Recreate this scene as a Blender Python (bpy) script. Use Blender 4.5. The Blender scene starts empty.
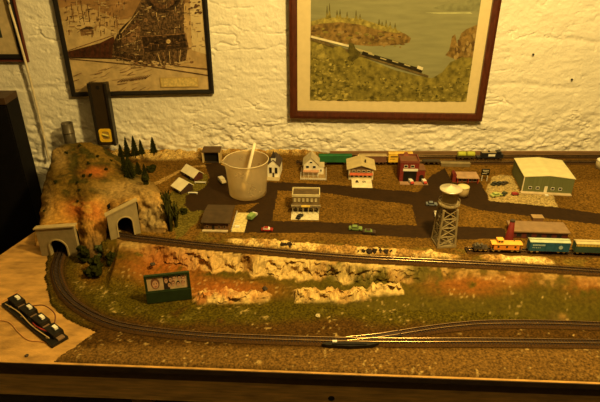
import bpy, math, random
import numpy as np
from mathutils import Vector, Matrix

random.seed(7)
RNG = np.random.default_rng(7)
C = bpy.context.scene.collection
S = bpy.context.scene

# ------------------------------------------------------------------ camera, light, exposure
TZ = 0.90                      # table top above the floor
HC, F, PITCH = 0.718, 550.0, math.radians(28.1)
YW = 1.565                     # painted wall
PL = 0.05                      # town level above the table top
CAM = Vector((0, 0, TZ + HC))
cd = bpy.data.cameras.new('camera'); cd.sensor_width = 36; cd.lens = F / 600 * 36
cd.clip_start = 0.01; cd.clip_end = 50
cam = bpy.data.objects.new('camera', cd); C.objects.link(cam)
cam.location = CAM; cam.rotation_euler = (math.pi / 2 - PITCH, 0, 0)
S.camera = cam
S.view_settings.view_transform = 'Standard'; S.view_settings.look = 'None'
S.view_settings.gamma = 1; S.view_settings.exposure = 0.14; S.view_settings.use_curve_mapping = False
S.cycles.use_denoising = True
w = bpy.data.worlds.new('world'); S.world = w; w.use_nodes = True
w.node_tree.nodes['Background'].inputs[0].default_value = (1, .52, .12, 1)
w.node_tree.nodes['Background'].inputs[1].default_value = 0.008

def lamp(name, loc, power, col, r):
    d = bpy.data.lights.new(name, 'POINT'); d.energy = power; d.color = col; d.shadow_soft_size = r
    o = bpy.data.objects.new(name, d); C.objects.link(o); o.location = loc; return o
lamp('ceiling_bulb', (.36, .60, TZ + 1.04), 68, (1, .69, .212), .05)
lamp('fill_light', (-.95, -.75, 1.4), 2.2, (1, .6, .15), .12)  # added fill behind the camera, brightens the table front and the dark parts

# ------------------------------------------------------------------ view helpers: photograph pixel -> place
cp, sp = math.cos(PITCH), math.sin(PITCH)
def ray(px, py):
    dx = (px - 300) / F; dy = -(py - 201) / F
    return Vector((dx, cp + dy * sp, -sp + dy * cp))
def G(px, py, z=0.0):
    d = ray(px, py); return CAM + d * ((HC - z) / -d.z)
def P(px, py, y):
    d = ray(px, py); return CAM + d * (y / d.y)
def W(px, py, off=0.0):
    return P(px, py, YW - off)
def hz(A, px, py):            # height over A of what shows at px,py at A's depth
    return P(px, py, A.y).z - A.z

# ------------------------------------------------------------------ value noise
def _h(ix, iy, s):
    n = (ix.astype(np.int64) * 374761393 + iy.astype(np.int64) * 668265263 + s * 2147483647) & 0x7fffffff
    n = (n ^ (n >> 13)) * 1274126177 & 0x7fffffff
    n = (n ^ (n >> 16)) & 0xffff
    return n / 65535.0
def vn(x, y, s=0):
    ix = np.floor(x); iy = np.floor(y); fx = x - ix; fy = y - iy
    fx = fx * fx * (3 - 2 * fx); fy = fy * fy * (3 - 2 * fy)
    a = _h(ix, iy, s); b = _h(ix + 1, iy, s); c = _h(ix, iy + 1, s); d = _h(ix + 1, iy + 1, s)
    return (a * (1 - fx) + b * fx) * (1 - fy) + (c * (1 - fx) + d * fx) * fy
def fbm(x, y, s=0, o=4):
    t = 0; a = 1; n = 0
    for i in range(o):
        t = t + a * vn(x * 2 ** i + 13.7 * i, y * 2 ** i - 7.1 * i, s + i); n += a; a *= .5
    return t / n
def ss(a, b, x):
    t = np.clip((x - a) / (b - a), 0, 1); return t * t * (3 - 2 * t)

# ------------------------------------------------------------------ materials
_M = {}
def mat(name, col, rough=.7, var=.18, scale=60, bump=0.0, bscale=200, metal=0.0, attr=False, stretch=None, trans=0.0, spec=.3):
    if name in _M: return _M[name]
    m = bpy.data.materials.new(name); m.use_nodes = True
    nt = m.node_tree; N = nt.nodes; L = nt.links
    b = N['Principled BSDF']; b.inputs['Roughness'].default_value = rough
    b.inputs['Metallic'].default_value = metal
    b.inputs['Specular IOR Level'].default_value = spec
    tc = N.new('ShaderNodeTexCoord'); src = tc.outputs['Object']
    if stretch:
        mp = N.new('ShaderNodeMapping'); mp.inputs['Scale'].default_value = stretch
        L.new(src, mp.inputs['Vector']); src = mp.outputs['Vector']
    nz = N.new('ShaderNodeTexNoise'); nz.inputs['Scale'].default_value = scale; nz.inputs['Detail'].default_value = 5
    L.new(src, nz.inputs['Vector'])
    mr = N.new('ShaderNodeMapRange'); mr.inputs['From Min'].default_value = .3; mr.inputs['From Max'].default_value = .7
    mr.inputs['To Min'].default_value = 1 - var; mr.inputs['To Max'].default_value = 1 + var
    L.new(nz.outputs['Fac'], mr.inputs['Value'])
    mx = N.new('ShaderNodeVectorMath'); mx.operation = 'SCALE'
    if attr:
        at = N.new('ShaderNodeAttribute'); at.attribute_name = 'Col'; L.new(at.outputs['Color'], mx.inputs[0])
    else:
        mx.inputs[0].default_value = col[:3]
    L.new(mr.outputs['Result'], mx.inputs['Scale'])
    L.new(mx.outputs['Vector'], b.inputs['Base Color'])
    if bump:
        n2 = N.new('ShaderNodeTexNoise'); n2.inputs['Scale'].default_value = bscale; n2.inputs['Detail'].default_value = 6
        L.new(src, n2.inputs['Vector'])
        bp = N.new('ShaderNodeBump'); bp.inputs['Strength'].default_value = 1; bp.inputs['Distance'].default_value = bump
        L.new(n2.outputs['Fac'], bp.inputs['Height']); L.new(bp.outputs['Normal'], b.inputs['Normal'])
    if trans:
        b.inputs['Transmission Weight'].default_value = trans; b.inputs['IOR'].default_value = 1.15
    _M[name] = m; return m

def K(name, col, **k): return mat(name, col, **k)
WHITE = K('white_plastic', (.75, .72, .62), var=.08)
CREAM = K('cream_paint', (.68, .6, .42), var=.1)
BLACK = K('black_plastic', (.009, .007, .004), rough=.5, var=.2)
DARK = K('dark_brown', (.05, .035, .02))
GLASS = K('dark_pane', (.02, .02, .02), rough=.2)
RED = K('red_paint', (.42, .03, .02), var=.2)
BRICK = K('red_brick', (.18, .022, .014), var=.35, scale=300)
GREY = K('grey_plastic', (.3, .28, .22))
STEEL = K('steel', (.55, .5, .42), rough=.28, metal=1, var=.1)
RAIL = K('rail_metal', (.42, .28, .13), rough=.24, metal=1, var=.25)
TIE = K('sleeper_brown', (.035, .022, .014), rough=.8)
WHEEL = K('wheel_black', (.02, .016, .012), rough=.5)
DGREEN = K('dark_foliage', (.020, .021, .003), rough=.9, var=.5, scale=250, spec=.03)
MGREEN = K('mid_foliage', (.05, .06, .016), rough=.9, var=.5, scale=250)
PAD = K('pale_pad', (.62, .55, .36), var=.2, scale=150)

# ------------------------------------------------------------------ mesh builder
class MB:
    def __init__(s): s.v = []; s.f = []; s.m = []; s.cur = 0
    def add(s, vs, fs):
        o = len(s.v); s.v += [tuple(x) for x in vs]; s.f += [tuple(i + o for i in f) for f in fs]; s.m += [s.cur] * len(fs); return s
    def box(s, x0, y0, z0, x1, y1, z1):
        x0, x1 = min(x0, x1), max(x0, x1); y0, y1 = min(y0, y1), max(y0, y1); z0, z1 = min(z0, z1), max(z0, z1)
        return s.add([(x0,y0,z0),(x1,y0,z0),(x1,y1,z0),(x0,y1,z0),(x0,y0,z1),(x1,y0,z1),(x1,y1,z1),(x0,y1,z1)],
                     [(0,3,2,1),(4,5,6,7),(0,1,5,4),(1,2,6,5),(2,3,7,6),(3,0,4,7)])
    def prism(s, poly, a, b, axis='y'):     # poly in the other two axes, extruded a..b
        n = len(poly)
        def mk(p, t):
            return (p[0], t, p[1]) if axis == 'y' else (t, p[0], p[1]) if axis == 'x' else (p[0], p[1], t)
        vs = [mk(p, a) for p in poly] + [mk(p, b) for p in poly]
        fs = [tuple(range(n)), tuple(range(2 * n - 1, n - 1, -1))] + [(i, i + n, (i + 1) % n + n, (i + 1) % n) for i in range(n)]
        return s.add(vs, fs)
    def lathe(s, prof, seg=20, c=(0, 0, 0), closed=True):
        vs = []; fs = []
        for r, z in prof:
            for k in range(seg):
                a = 2 * math.pi * k / seg; vs.append((c[0] + r * math.cos(a), c[1] + r * math.sin(a), c[2] + z))
        for i in range(len(prof) - 1):
            for k in range(seg):
                k2 = (k + 1) % seg; fs.append((i*seg+k, i*seg+k2, (i+1)*seg+k2, (i+1)*seg+k))
        if closed:
            fs.append(tuple(range(seg - 1, -1, -1))); o = (len(prof) - 1) * seg; fs.append(tuple(range(o, o + seg)))
        return s.add(vs, fs)
    def cyl(s, a, b, r, seg=10, r2=None):
        a = Vector(a); b = Vector(b); d = (b - a); q = d.to_track_quat('Z', 'Y').to_matrix(); r2 = r if r2 is None else r2
        vs = []
        for p, rr in ((a, r), (b, r2)):
            for k in range(seg):
                t = 2 * math.pi * k / seg; vs.append(p + q @ Vector((rr * math.cos(t), rr * math.sin(t), 0)))
        fs = [(k, (k+1) % seg, (k+1) % seg + seg, k + seg) for k in range(seg)] + [tuple(range(seg-1, -1, -1)), tuple(range(seg, 2*seg))]
        return s.add(vs, fs)
    def tube(s, pts, r, seg=6):
        pts = [Vector(p) for p in pts]; vs = []; fs = []
        for i, p in enumerate(pts):
            d = (pts[min(i+1, len(pts)-1)] - pts[max(i-1, 0)]).normalized()
            u = d.cross(Vector((0, 0, 1))); u = u.normalized() if u.length > 1e-4 else Vector((1, 0, 0)); v = d.cross(u)
            for k in range(seg):
                t = 2 * math.pi * k / seg; vs.append(p + u * (r * math.cos(t)) + v * (r * math.sin(t)))
        for i in range(len(pts) - 1):
            for k in range(seg):
                k2 = (k+1) % seg; fs.append((i*seg+k, i*seg+k2, (i+1)*seg+k2, (i+1)*seg+k))
        fs += [tuple(range(seg-1, -1, -1)), tuple(range((len(pts)-1)*seg, len(pts)*seg))]
        return s.add(vs, fs)
    def sweep(s, path, sec):                 # section (offset sideways, height) along a level path of Vectors
        vs = []; n = len(sec); fs = []
        for i, p in enumerate(path):
            d = path[min(i+1, len(path)-1)] - path[max(i-1, 0)]; d.z = 0; d.normalize(); nrm = Vector((-d.y, d.x, 0))
            for a, h in sec: vs.append(p + nrm * a + Vector((0, 0, h)))
        for i in range(len(path) - 1):
            for k in range(n):
                k2 = (k+1) % n; fs.append((i*n+k, i*n+k2, (i+1)*n+k2, (i+1)*n+k))
        fs += [tuple(range(n-1, -1, -1)), tuple(range((len(path)-1)*n, len(path)*n))]
        return s.add(vs, fs)
    def blob(s, c, r, sq=1.0, seg=9, rings=6, j=.3):
        vs = []; fs = []
        for i in range(rings + 1):
            t = math.pi * i / rings
            for k in range(seg):
                a = 2 * math.pi * k / seg; q = r * (1 + random.uniform(-j, j))
                if i in (0, rings): q = r
                vs.append((c[0] + q*math.sin(t)*math.cos(a), c[1] + q*math.sin(t)*math.sin(a), c[2] + sq*q*math.cos(t)))
        for i in range(rings):
            for k in range(seg):
                k2 = (k+1) % seg; fs.append((i*seg+k, (i+1)*seg+k, (i+1)*seg+k2, i*seg+k2))
        return s.add(vs, fs)
    def build(s, name, m, parent=None, smooth=False):
        me = bpy.data.meshes.new(name); me.from_pydata(s.v, [], s.f)
        ms = m if isinstance(m, (list, tuple)) else [m]
        for x in ms: me.materials.append(x)
        if len(ms) > 1: me.polygons.foreach_set('material_index', s.m)
        me.validate(); me.update()
        import bmesh as _b
        bm = _b.new(); bm.from_mesh(me); _b.ops.recalc_face_normals(bm, faces=bm.faces); bm.to_mesh(me); bm.free()
        if smooth: me.polygons.foreach_set('use_smooth', [True] * len(me.polygons))
        o = bpy.data.objects.new(name, me); C.objects.link(o)
        if parent: o.parent = parent
        return o

def tag(o, label=None, cat=None, group=None, kind=None):
    if label: o['label'] = label
    if cat: o['category'] = cat
    if group: o['group'] = group
    if kind: o['kind'] = kind
    return o
def thing(name, label, cat, loc, rz=0, group=None):
    o = bpy.data.objects.new(name, None); C.objects.link(o); o.empty_display_size = .02
    o.location = loc; o.rotation_euler = (0, 0, rz); return tag(o, label, cat, group)
def front(name, label, cat, a, b, z=PL, group=None):
    """a thing whose front base edge runs from pixel a to pixel b; local x along it, y away from the viewer"""
    A = G(*a, z + .0004); B = G(*b, z + .0004); d = B - A
    return thing(name, label, cat, A, math.atan2(d.y, d.x), group), d.length, A
def grid_mesh(name, V, faces, mats, cols=None, parent=None, smooth=True):
    me = bpy.data.meshes.new(name)
    me.from_pydata([tuple(v) for v in V.tolist()] if isinstance(V, np.ndarray) else V, [], faces)
    me.materials.append(mats)
    if cols is not None:
        ca = me.color_attributes.new('Col', 'FLOAT_COLOR', 'POINT')
        c4 = np.ones((len(V), 4), dtype=np.float32); c4[:, :3] = np.asarray(cols).reshape(-1, 3); ca.data.foreach_set('color', c4.ravel())
    if smooth: me.polygons.foreach_set('use_smooth', [True] * len(me.polygons))
    me.update()
    o = bpy.data.objects.new(name, me); C.objects.link(o)
    if parent: o.parent = parent
    return o

# ------------------------------------------------------------------ room shell
def floor():
    m = K('floor_concrete', (.09, .075, .06), rough=.8, scale=8)
    o = MB().box(-2.4, -1.2, -.05, 2.4, YW + .15, 0).build('floor', m); tag(o, kind='structure')
    m2 = K('ceiling_board', (.5, .48, .44), rough=.9, scale=8)
    o = MB().box(-2.4, -1.2, 2.45, 2.4, YW + .15, 2.5).build('ceiling', m2); tag(o, kind='structure')
floor()

def wall():
    nx, nz = 820, 270
    xs = np.linspace(-1.08, 1.08, nx); zs = np.linspace(TZ - .02, TZ + .62, nz)
    X, Z = np.meshgrid(xs, zs)
    ch = .132
    wob = (fbm(X * 5, Z * 5, 3) - .5) * .035
    row = (Z - TZ + .005 + wob) / ch; fr = np.abs(row - np.round(row)) * ch
    off = np.floor(row + .5) % 2 * .2
    col = (X + off + (fbm(X * 6, Z * 6, 9) - .5) * .03) / .4; fc = np.abs(col - np.round(col)) * .4
    amt = ss(.35, .65, fbm(X * 4 + 5, Z * 4, 21, 3))
    g = np.exp(-(fr / .007) ** 2) * amt + .35 * np.exp(-(fc / .006) ** 2) * amt
    low = ss(TZ + .24, TZ + .06, Z)
    lump = (fbm(X * 14, Z * 24, 31, 5) - .5) * (.003 + .010 * low) + (fbm(X * 60, Z * 85, 41, 4) - .5) * (.0030 + .005 * low)
    crag = (np.abs(fbm(X * 30 + 3, Z * 42, 61, 4) - .5) - .12) * (.018 * low) * ss(.4, .6, fbm(X * 5, Z * 7, 66, 2) + .25 * low)
    pits = ss(.74, .85, fbm(X * 70, Z * 80, 55, 2)) * .0016
    crack = np.exp(-((fbm(X * 7, Z * 17, 81, 4) - .5) / .010) ** 2) * ss(.48, .62, fbm(X * 4 + 2, Z * 6, 82, 3)) * .0045
    crack = crack + np.exp(-((fbm(X * 14, Z * 25, 83, 4) - .5) / .014) ** 2) * ss(.52, .66, fbm(X * 5 + 7, Z * 7, 84, 3)) * .0045
    Y = YW + g * .0028 - lump + pits - crag + crack
    V = np.stack([X.ravel(), Y.ravel(), Z.ravel()], 1)
    fs = [(j*nx+i, j*nx+i+1, (j+1)*nx+i+1, (j+1)*nx+i) for j in range(nz-1) for i in range(nx-1)]
    m = K('painted_masonry', (.80, .745, .62), rough=.6, var=.06, scale=14, bump=.0016, bscale=150)
    o = grid_mesh('wall_back', V, fs, m); tag(o, kind='structure')
    # the plain remainder of the wall round the modelled face
    mb = MB(); mb.box(-2.4, YW + .02, 0, 2.4, YW + .15, 2.45)
    mb.box(-2.4, YW, 0, -1.08, YW + .02, 2.45); mb.box(1.08, YW, 0, 2.4, YW + .02, 2.45)
    mb.box(-1.08, YW, TZ + .62, 1.08, YW + .02, 2.45); mb.box(-1.08, YW, 0, 1.08, YW + .02, TZ - .02)
    c = mb.build('wall_core', m, o)
wall()

# ------------------------------------------------------------------ table
FA, FB = G(0, 362, 0), G(600, 384, 0)
def front_y(x): return FA.y + (FB.y - FA.y) * (x - FA.x) / (FB.x - FA.x)
LA, LB = G(0, 255, 0), G(40, 228, 0)
def table():
    t = thing('layout_table', 'long plywood table with bare wood at its left end, carrying the model railway', 'table', (0, .9, 0))
    wood = K('plywood', (.43, .235, .06), rough=.6, var=.35, scale=9, stretch=(3, 7, 5), bump=.0006, bscale=60)
    board = K('front_plank', (.62, .37, .11), rough=.6, var=.35, scale=8, stretch=(2, 20, 20))
    d = (LB - LA)
    def left_at(y): return LA.x + d.x * (y - LA.y) / d.y
    yb = YW - .012
    ylb = LB.y + .02
    xl = left_at(ylb)
    x0 = left_at(.75)
    poly = [(x0, front_y(x0)), (1.3, front_y(1.3)), (1.3, yb), (xl, yb), (xl, ylb)]
    poly = [(x, y - .9) for x, y in poly]
    mb = MB().prism(poly, TZ - .012, TZ, 'z'); mb.build('tabletop', wood, t)
    path = [Vector((x, front_y(x) - .9, TZ)) for x in np.linspace(x0, 1.3, 12)]
    MB().sweep(path, [(-.0016, -.012), (-.0002, -.012), (-.0002, -.0004), (-.0016, -.0004)]).build('edge_shade', K('edge_dark', (.035, .018, .006), rough=.7, var=.4, scale=30), t)  # thin dark strip that paints the tabletop's front edge as unlit
    path = [Vector((x, front_y(x) + .015 - .9, TZ)) for x in np.linspace(x0, 1.3, 12)]
    MB().sweep(path, [(-.009, -.035), (.009, -.035), (.009, -.0122), (-.009, -.0122)]).build('overhang_shade', K('overhang_shade_dark', (.1, .06, .03)), t)  # dark-coloured strip standing in for the shadow under the tabletop overhang
    path = [Vector((x, front_y(x) + .0155 - .9, TZ)) for x in np.linspace(x0, 1.3, 12)]
    MB().sweep(path, [(-.009, -.088), (.009, -.088), (.009, -.0355), (-.009, -.0355)]).build('front_board', board, t)
    K1 = G(331, 389, -.06)
    MB().cyl((K1.x, front_y(K1.x) + .0075 - .9, TZ - .066), (K1.x, front_y(K1.x) + .0055 - .9, TZ - .066), .006, 12).build('knot', BLACK, t)
    for x, y in ((-.85, .85), (1.15, .8), (xl + .08, 1.45), (1.15, 1.45)):
        MB().box(x - .035, y - .9 - .035, 0, x + .035, y - .9 + .035, TZ - .0125).build('leg', board, t)
table()

# ------------------------------------------------------------------ paths of the tracks
def spline(pts, n=160):
    pts = [Vector(p) for p in pts]; q = [pts[0] * 2 - pts[1]] + pts + [pts[-1] * 2 - pts[-2]]; out = []
    m = max(4, n // (len(pts) - 1))
    for i in range(1, len(q) - 2):
        for k in range(m):
            t = k / m; a, b, c, d = q[i-1], q[i], q[i+1], q[i+2]
            out.append(.5 * ((2*b) + (c-a)*t + (2*a-5*b+4*c-d)*t*t + (3*b-a-3*c+d)*t**3))
    out.append(pts[-1]); return out
ZL = .0055   # lower ground
lower_px = [(60.5, 253), (57, 263), (56.5, 274), (62.5, 290), (76.6, 305), (101, 318.5), (133, 327.5), (200, 335), (260, 338), (330, 340), (400, 341), (480, 341), (560, 342), (640, 343.5)]
lower = [G(a, b, ZL + .003) for a, b in lower_px]
lower = spline([lower[0] + (lower[0] - lower[1]) * 2.5] + lower, 260)
br0 = spline([G(a, b, ZL + .003) for a, b in [(346, 340), (352, 339.2), (380, 336.2), (410, 331.5), (435, 327.8), (460, 325), (490, 323), (545, 323), (600, 324.8), (650, 327)]], 180)
kb = min(i for i, p in enumerate(br0) if p.x > G(398, 333, ZL).x)
branch = br0[kb:]; fork = br0[:kb + 1]
upper_px = [(120, 236), (160, 241), (200, 245.5), (250, 250), (300, 254.5), (360, 259), (420, 262), (480, 265), (540, 268.5), (600, 272.5), (650, 276)]
upper0 = [G(a, b, PL) for a, b in upper_px]
upper = spline([G(120, 236, PL) + Vector((-.09, .05, 0))] + upper0, 220)
yx = np.array([p.x for p in upper0]); yy = np.array([p.y for p in upper0])

yard_path = spline([G(a, b, PL + .0032) for a, b in [(466, 249.5), (500, 250.2), (530, 251), (575, 252.4), (650, 255)]], 40)

# ------------------------------------------------------------------ landscape
def px_of(X, Y, Z):
    dx = X - CAM.x; dy = Y - CAM.y; dz = Z - CAM.z
    zc = dy * cp - dz * sp; up = dy * sp + dz * cp
    return 300 + F * dx / zc, 201 - F * up / zc
def inpoly(X, Y, poly):
    r = np.zeros(X.shape, bool); n = len(poly)
    for i in range(n):
        x1, y1 = poly[i][:2]; x2, y2 = poly[(i + 1) % n][:2]
        c = ((y1 > Y) != (y2 > Y)) & (X < (x2 - x1) * (Y - y1) / (y2 - y1 + 1e-12) + x1); r ^= c
    return r
def gauss(X, Y, c, rx, ry): return np.exp(-((X - c.x) / rx) ** 2 - ((Y - c.y) / ry) ** 2)
def lerp(a, b, t): return a + (b - a) * t[..., None]

def landscape():
    root = thing('model_landscape', 'sculpted model railway landscape with grass, rocky bank and brown town ground on the table', 'model landscape', (0, 0, 0))
    st = .0032
    xs = np.arange(-.86, 1.22, st); ys = np.arange(.70, YW - .004, st)
    X, Y = np.meshgrid(xs, ys)
    Y = Y + (np.vectorize(front_y)(X) + .0042 - ys[0]) * ss(.95, .70, Y)
    yt = np.interp(X, yx, yy)
    xL = upper0[0].x
    yt = yt + np.clip(xL + .01 - X, 0, None) * 2.6                    # left of the upper tunnel everything is low
    d = yt - .018 - Y                                             # distance out in front of the upper track bed
    n1 = fbm(X * 22, Y * 22, 5, 4) - .5; n2 = fbm(X * 70, Y * 70, 6, 4) - .5; n3 = fbm(X * 160, Y * 160, 8, 3) - .5
    dd = d + n1 * .018
    left_g = ss(G(158, 245, PL).x, G(132, 243, PL).x, X); right = np.maximum(ss(.12, .4, X), left_g)
    steep = PL - .032 * ss(0, .026, dd) - .0125 * ss(.03, .095, dd)
    gentle = PL - .044 * ss(-.004, .135, dd + n1 * .018)
    Zh = steep * (1 - right) + gentle * right
    bank = ss(-.002, .010, d) * ss(.125, .085, d)
    rockm = bank * (1 - .65 * right)
    bil = .12 - np.abs(fbm(X * 34 + 9, Y * 46, 15, 4) - .5); bil2 = .12 - np.abs(fbm(X * 75, Y * 95, 16, 3) - .5)
    Zh = Zh + rockm * (n2 * .006 + bil2 * .006)
    mound = PL * ss(xL - .095, xL - .02, X + n1 * .02) * ss(upper0[0].y - .075, upper0[0].y - .02, Y + n2 * .01) * (X < xL + .02)
    Zh = np.maximum(Zh, np.where(X < xL + .02, mound, 0))
    # outcrops low on the slope
    oc = np.zeros_like(X)
    def outcrop(px0, px1, py, h, dep):
        nonlocal oc
        A = G(px0, py, .010); B = G(px1, py, .010)
        cx = (A.x + B.x) / 2; hw = (B.x - A.x) / 2; cy = (A.y + B.y) / 2 + .013
        e = ss(1.0, .72, np.abs(X - cx) / hw + n2 * .5) * ss(1.0, .25, np.abs(Y - cy) / dep + n1 * .8)
        oc = np.maximum(oc, e); return e * h
    bump = outcrop(190, 274, 301, .017, .023) + outcrop(285, 374, 301, .018, .020) + outcrop(366, 404, 298, .014, .017)
    Zh = Zh + bump * (.95 + n2 * .7 + bil2 * 1.0)
    # pale plaster ridge behind the upper track
    dr = Y - (yt + .028)
    rx = px_of(X, yt + .02, TZ + PL)[0]
    seg = ss(215, 262, rx) * ss(470, 430, rx) * (1 - .75 * np.exp(-((rx - 288) / 16) ** 2) * 0) + .7 * ss(478, 490, rx) * ss(560, 545, rx)
    ridge = seg * np.exp(-((dr + n1 * .012) / .011) ** 2)
    ridge = np.where(dr < -.012, 0, ridge)
    Zh = Zh + ridge * (.012 + n2 * .014 + n3 * .006)
    # rubble slope against the wall at the back left
    rub = ss(G(215, 160, PL).x, G(190, 160, PL).x, X) * ss(1.47, 1.555, Y) * (Zh > .03)
    Zh = Zh + rub * (.012 + n2 * .02)
    rub2 = ss(1.545, 1.558, Y + n2 * .02) * ss(G(335, 155, PL).x, G(300, 155, PL).x, X) * (X > xL + .1)
    Zh = Zh + rub2 * .014 * (1 + n2)
    flat = (d < -.004) & (ridge < .02) & (rub < .01) & (rub2 < .02)
    Zh = np.where(flat, PL, Zh)
    low = d > .13
    Zh = np.where(low, ZL + n3 * .002, Zh)
    Zh = np.maximum(Zh, ZL - .001)
    rk = np.clip(rockm * ss(.05, .035, d) + 1.2 * oc, 0, 1.2)
    q1 = fbm(X * 42 + 3, Zh * 60 + Y * 16, 17, 4) - .5; q2 = np.abs(fbm(X * 60 + 8, Zh * 95 + Y * 20, 18, 3) - .5)
    Y = Y - rk * (q1 * .026 - q2 * .040 + .004)
    Zh = Zh + rk * (fbm(X * 55, Y * 60, 19, 3) - .5) * .006
    dmin = np.full(X.shape, 9.0)
    for p in lower[::2] + branch[::2]: dmin = np.minimum(dmin, np.hypot(X - p.x, Y - p.y))
    Zh = np.where((dmin < .0165) & (Zh < .03), ZL - .0013, np.where((dmin < .14) & (X > .1), np.minimum(Zh, ZL + np.clip(dmin - .0165, 0, 1) * .55), Zh))
    dm2 = np.full(X.shape, 9.0)
    for p in upper[::2] + yard_path[::2]: dm2 = np.minimum(dm2, np.hypot(X - p.x, Y - p.y))
    Zh = np.where((dm2 < .0150) & (Zh > PL - .022), PL - .0004, Zh)
    PX, PY = px_of(X, Y, TZ + Zh)

    # --- which cells exist
    bpx = [(46, 240), (46, 262), (44, 283), (50, 305), (67, 321), (96, 333), (76, 345), (49, 363)]
    wob = [(a, b) for a, b in bpx]
    outl = [G(a, b, 0) for a, b in wob]
    outl[-1] = Vector((outl[-1].x, front_y(outl[-1].x), TZ))
    poly = [(p.x, p.y) for p in outl] + [(1.25, front_y(1.25)), (1.25, 2), (G(46, 240, 0).x, 2)]
    keep = inpoly(X + n2 * .012, Y + n1 * .0, poly) & (Y > 0)

    # --- colour of the ground itself
    def c(r, g, b): return np.array([r, g, b])
    grass = c(.062, .046, .003); moss = c(.10, .078, .012); gravel = c(.125, .066, .014); brown = c(.060, .029, .005)
    cream = c(.58, .40, .135); ochre = c(.33, .18, .045); orange = c(.34, .095, .014); town = c(.155, .080, .0125)
    s1 = fbm(X * 12, Y * 12, 71, 4); s2 = fbm(X * 45, Y * 45, 72, 4); s3 = fbm(X * 260, Y * 260, 73, 2)
    col = np.zeros(X.shape + (3,)) + brown
    g = ss(.30, .5, s1 + (s2 - .5) * .5 + .24) 
    gy = ss(328, 315, PY + (s1 - .5) * 18)
    g2 = g * gy
    col = lerp(col, np.broadcast_to(grass, col.shape), g2)
    col = lerp(col, np.broadcast_to(moss, col.shape), .6 * ss(.55, .7, s2) * gy)
    fg = ss(343, 350, PY + (s2 - .5) * 6)
    col = lerp(col, np.broadcast_to(gravel, col.shape), fg)
    inner = ss(.02, .0, np.minimum.reduce([np.hypot(X - p.x, Y - p.y) for p in lower[::3]]) - .012)
    col = lerp(col, np.broadcast_to(brown * .85, col.shape), inner * .8 * ss(352, 346, PY))
    # bank and outcrops
    bc = lerp(np.broadcast_to(moss, col.shape), np.broadcast_to(ochre, col.shape), ss(.42, .58, s2 + .2 * ss(330, 260, PX)))
    upper_t = ss(.036, .024, d + n1 * .018)
    crm = ss(.46, .58, s1 + .05 - .18 * np.exp(-((PX - 320) / 22) ** 2)) * upper_t * ss(420, 396, PX) * ss(150, 185, PX) + .45 * ss(.5, .6, s2) * upper_t * ss(410, 430, PX) * .8
    bc = lerp(bc, np.broadcast_to(cream, col.shape), np.clip(crm, 0, 1))
    bc = lerp(bc, np.broadcast_to(cream * .9, col.shape), left_g * ss(.03, .008, d + n1 * .03) * ss(.38, .5, s2) * .8)
    mid_t = ss(.024, .036, d + n1 * .018)
    bc = lerp(bc, np.broadcast_to(grass * 1.15, col.shape), mid_t * ss(.22, .36, s1 + .08))
    og = np.clip(1.1 * gauss(PX, PY, Vector((168, 262)), 45, 20) + .8 * gauss(PX, PY, Vector((228, 290)), 45, 10) + 1.2 * gauss(PX, PY, Vector((470, 284)), 38, 9)
                 + .8 * gauss(PX, PY, Vector((520, 278)), 20, 8) + .9 * gauss(PX, PY, Vector((590, 284)), 25, 10) + .6 * gauss(PX, PY, Vector((90, 272)), 14, 14), 0, 1)
    og = og * ss(.3, .5, s2 + .12)
    bc = lerp(bc, np.broadcast_to(orange, col.shape), og * .7)
    col = lerp(col, bc, np.clip(ss(0.012, .0, -d) * ss(.115, .075, d + n1 * .018), 0, 1) * (1 - .35 * right))
    oo = lerp(np.broadcast_to(cream * 1.05, col.shape), np.broadcast_to(ochre * 1.2, col.shape), .7 * ss(.4, .6, s2))
    oo = lerp(oo, np.broadcast_to(orange * 1.1, col.shape), .6 * ss(270, 215, PX) * ss(.35, .55, s2))
    col = lerp(col, oo, np.clip(ss(.05, .35, oc), 0, 1))
    col = lerp(col, np.broadcast_to(orange, col.shape), og * .4 * (d > .05))
    # town
    tw = d < -.001
    tcol = lerp(np.broadcast_to(town, col.shape), np.broadcast_to(town * .75, col.shape), ss(.4, .6, s1))
    tcol = lerp(tcol, np.broadcast_to(moss * 1.2, col.shape), .5 * ss(.5, .62, s2) * (Y < yt + .06))
    trackbed = ss(.022, .014, np.abs(Y - yt))
    tcol = lerp(tcol, np.broadcast_to(brown * .8, col.shape), trackbed)
    rc = lerp(np.broadcast_to(cream * 1.05, col.shape), np.broadcast_to(ochre, col.shape), ss(.48, .62, s2))
    tcol = lerp(tcol, rc, np.clip(ss(.08, .3, ridge) + ss(.2, .6, rub) * .75 + rub2, 0, 1))
    # the light concrete lot by the green hall
    lot = [(486, 190), (492, 177), (500, 174.5), (512, 176), (520, 192), (553, 195), (558, 208.5), (530, 206.5), (489, 201.5)]
    lp = inpoly(PX + n2 * 3, PY, lot)
    tcol = np.where(lp[..., None], c(.36, .26, .10) * (.85 + .3 * s2[..., None]), tcol)
    path_ = inpoly(PX + n2 * 2, PY + n2 * 2, [(150, 184), (176, 171.3), (196, 165.3), (226, 163.2), (226, 165), (197, 167.4), (178, 173.6), (152, 187.5)])
    tcol = np.where(path_[..., None], c(.34, .21, .06) * (.8 + .4 * s2[..., None]), tcol)
    grassy = inpoly(PX + n2 * 5, PY + n1 * 3, [(168, 196), (196, 172), (208, 176), (206, 205), (198, 222), (176, 240)])
    tcol = np.where(grassy[..., None], (moss * 1.1) * (.8 + .5 * s2[..., None]), tcol)
    col = np.where(tw[..., None], tcol, col)
    # flecks of pale grit
    fl = ss(.80, .86, vn(X * 240, Y * 240, 90)) * ss(.5, .65, s2)
    col = lerp(col, np.broadcast_to(cream, col.shape), fl * .45 * (~tw))
    col = col * (.8 + .4 * s3[..., None])

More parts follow.
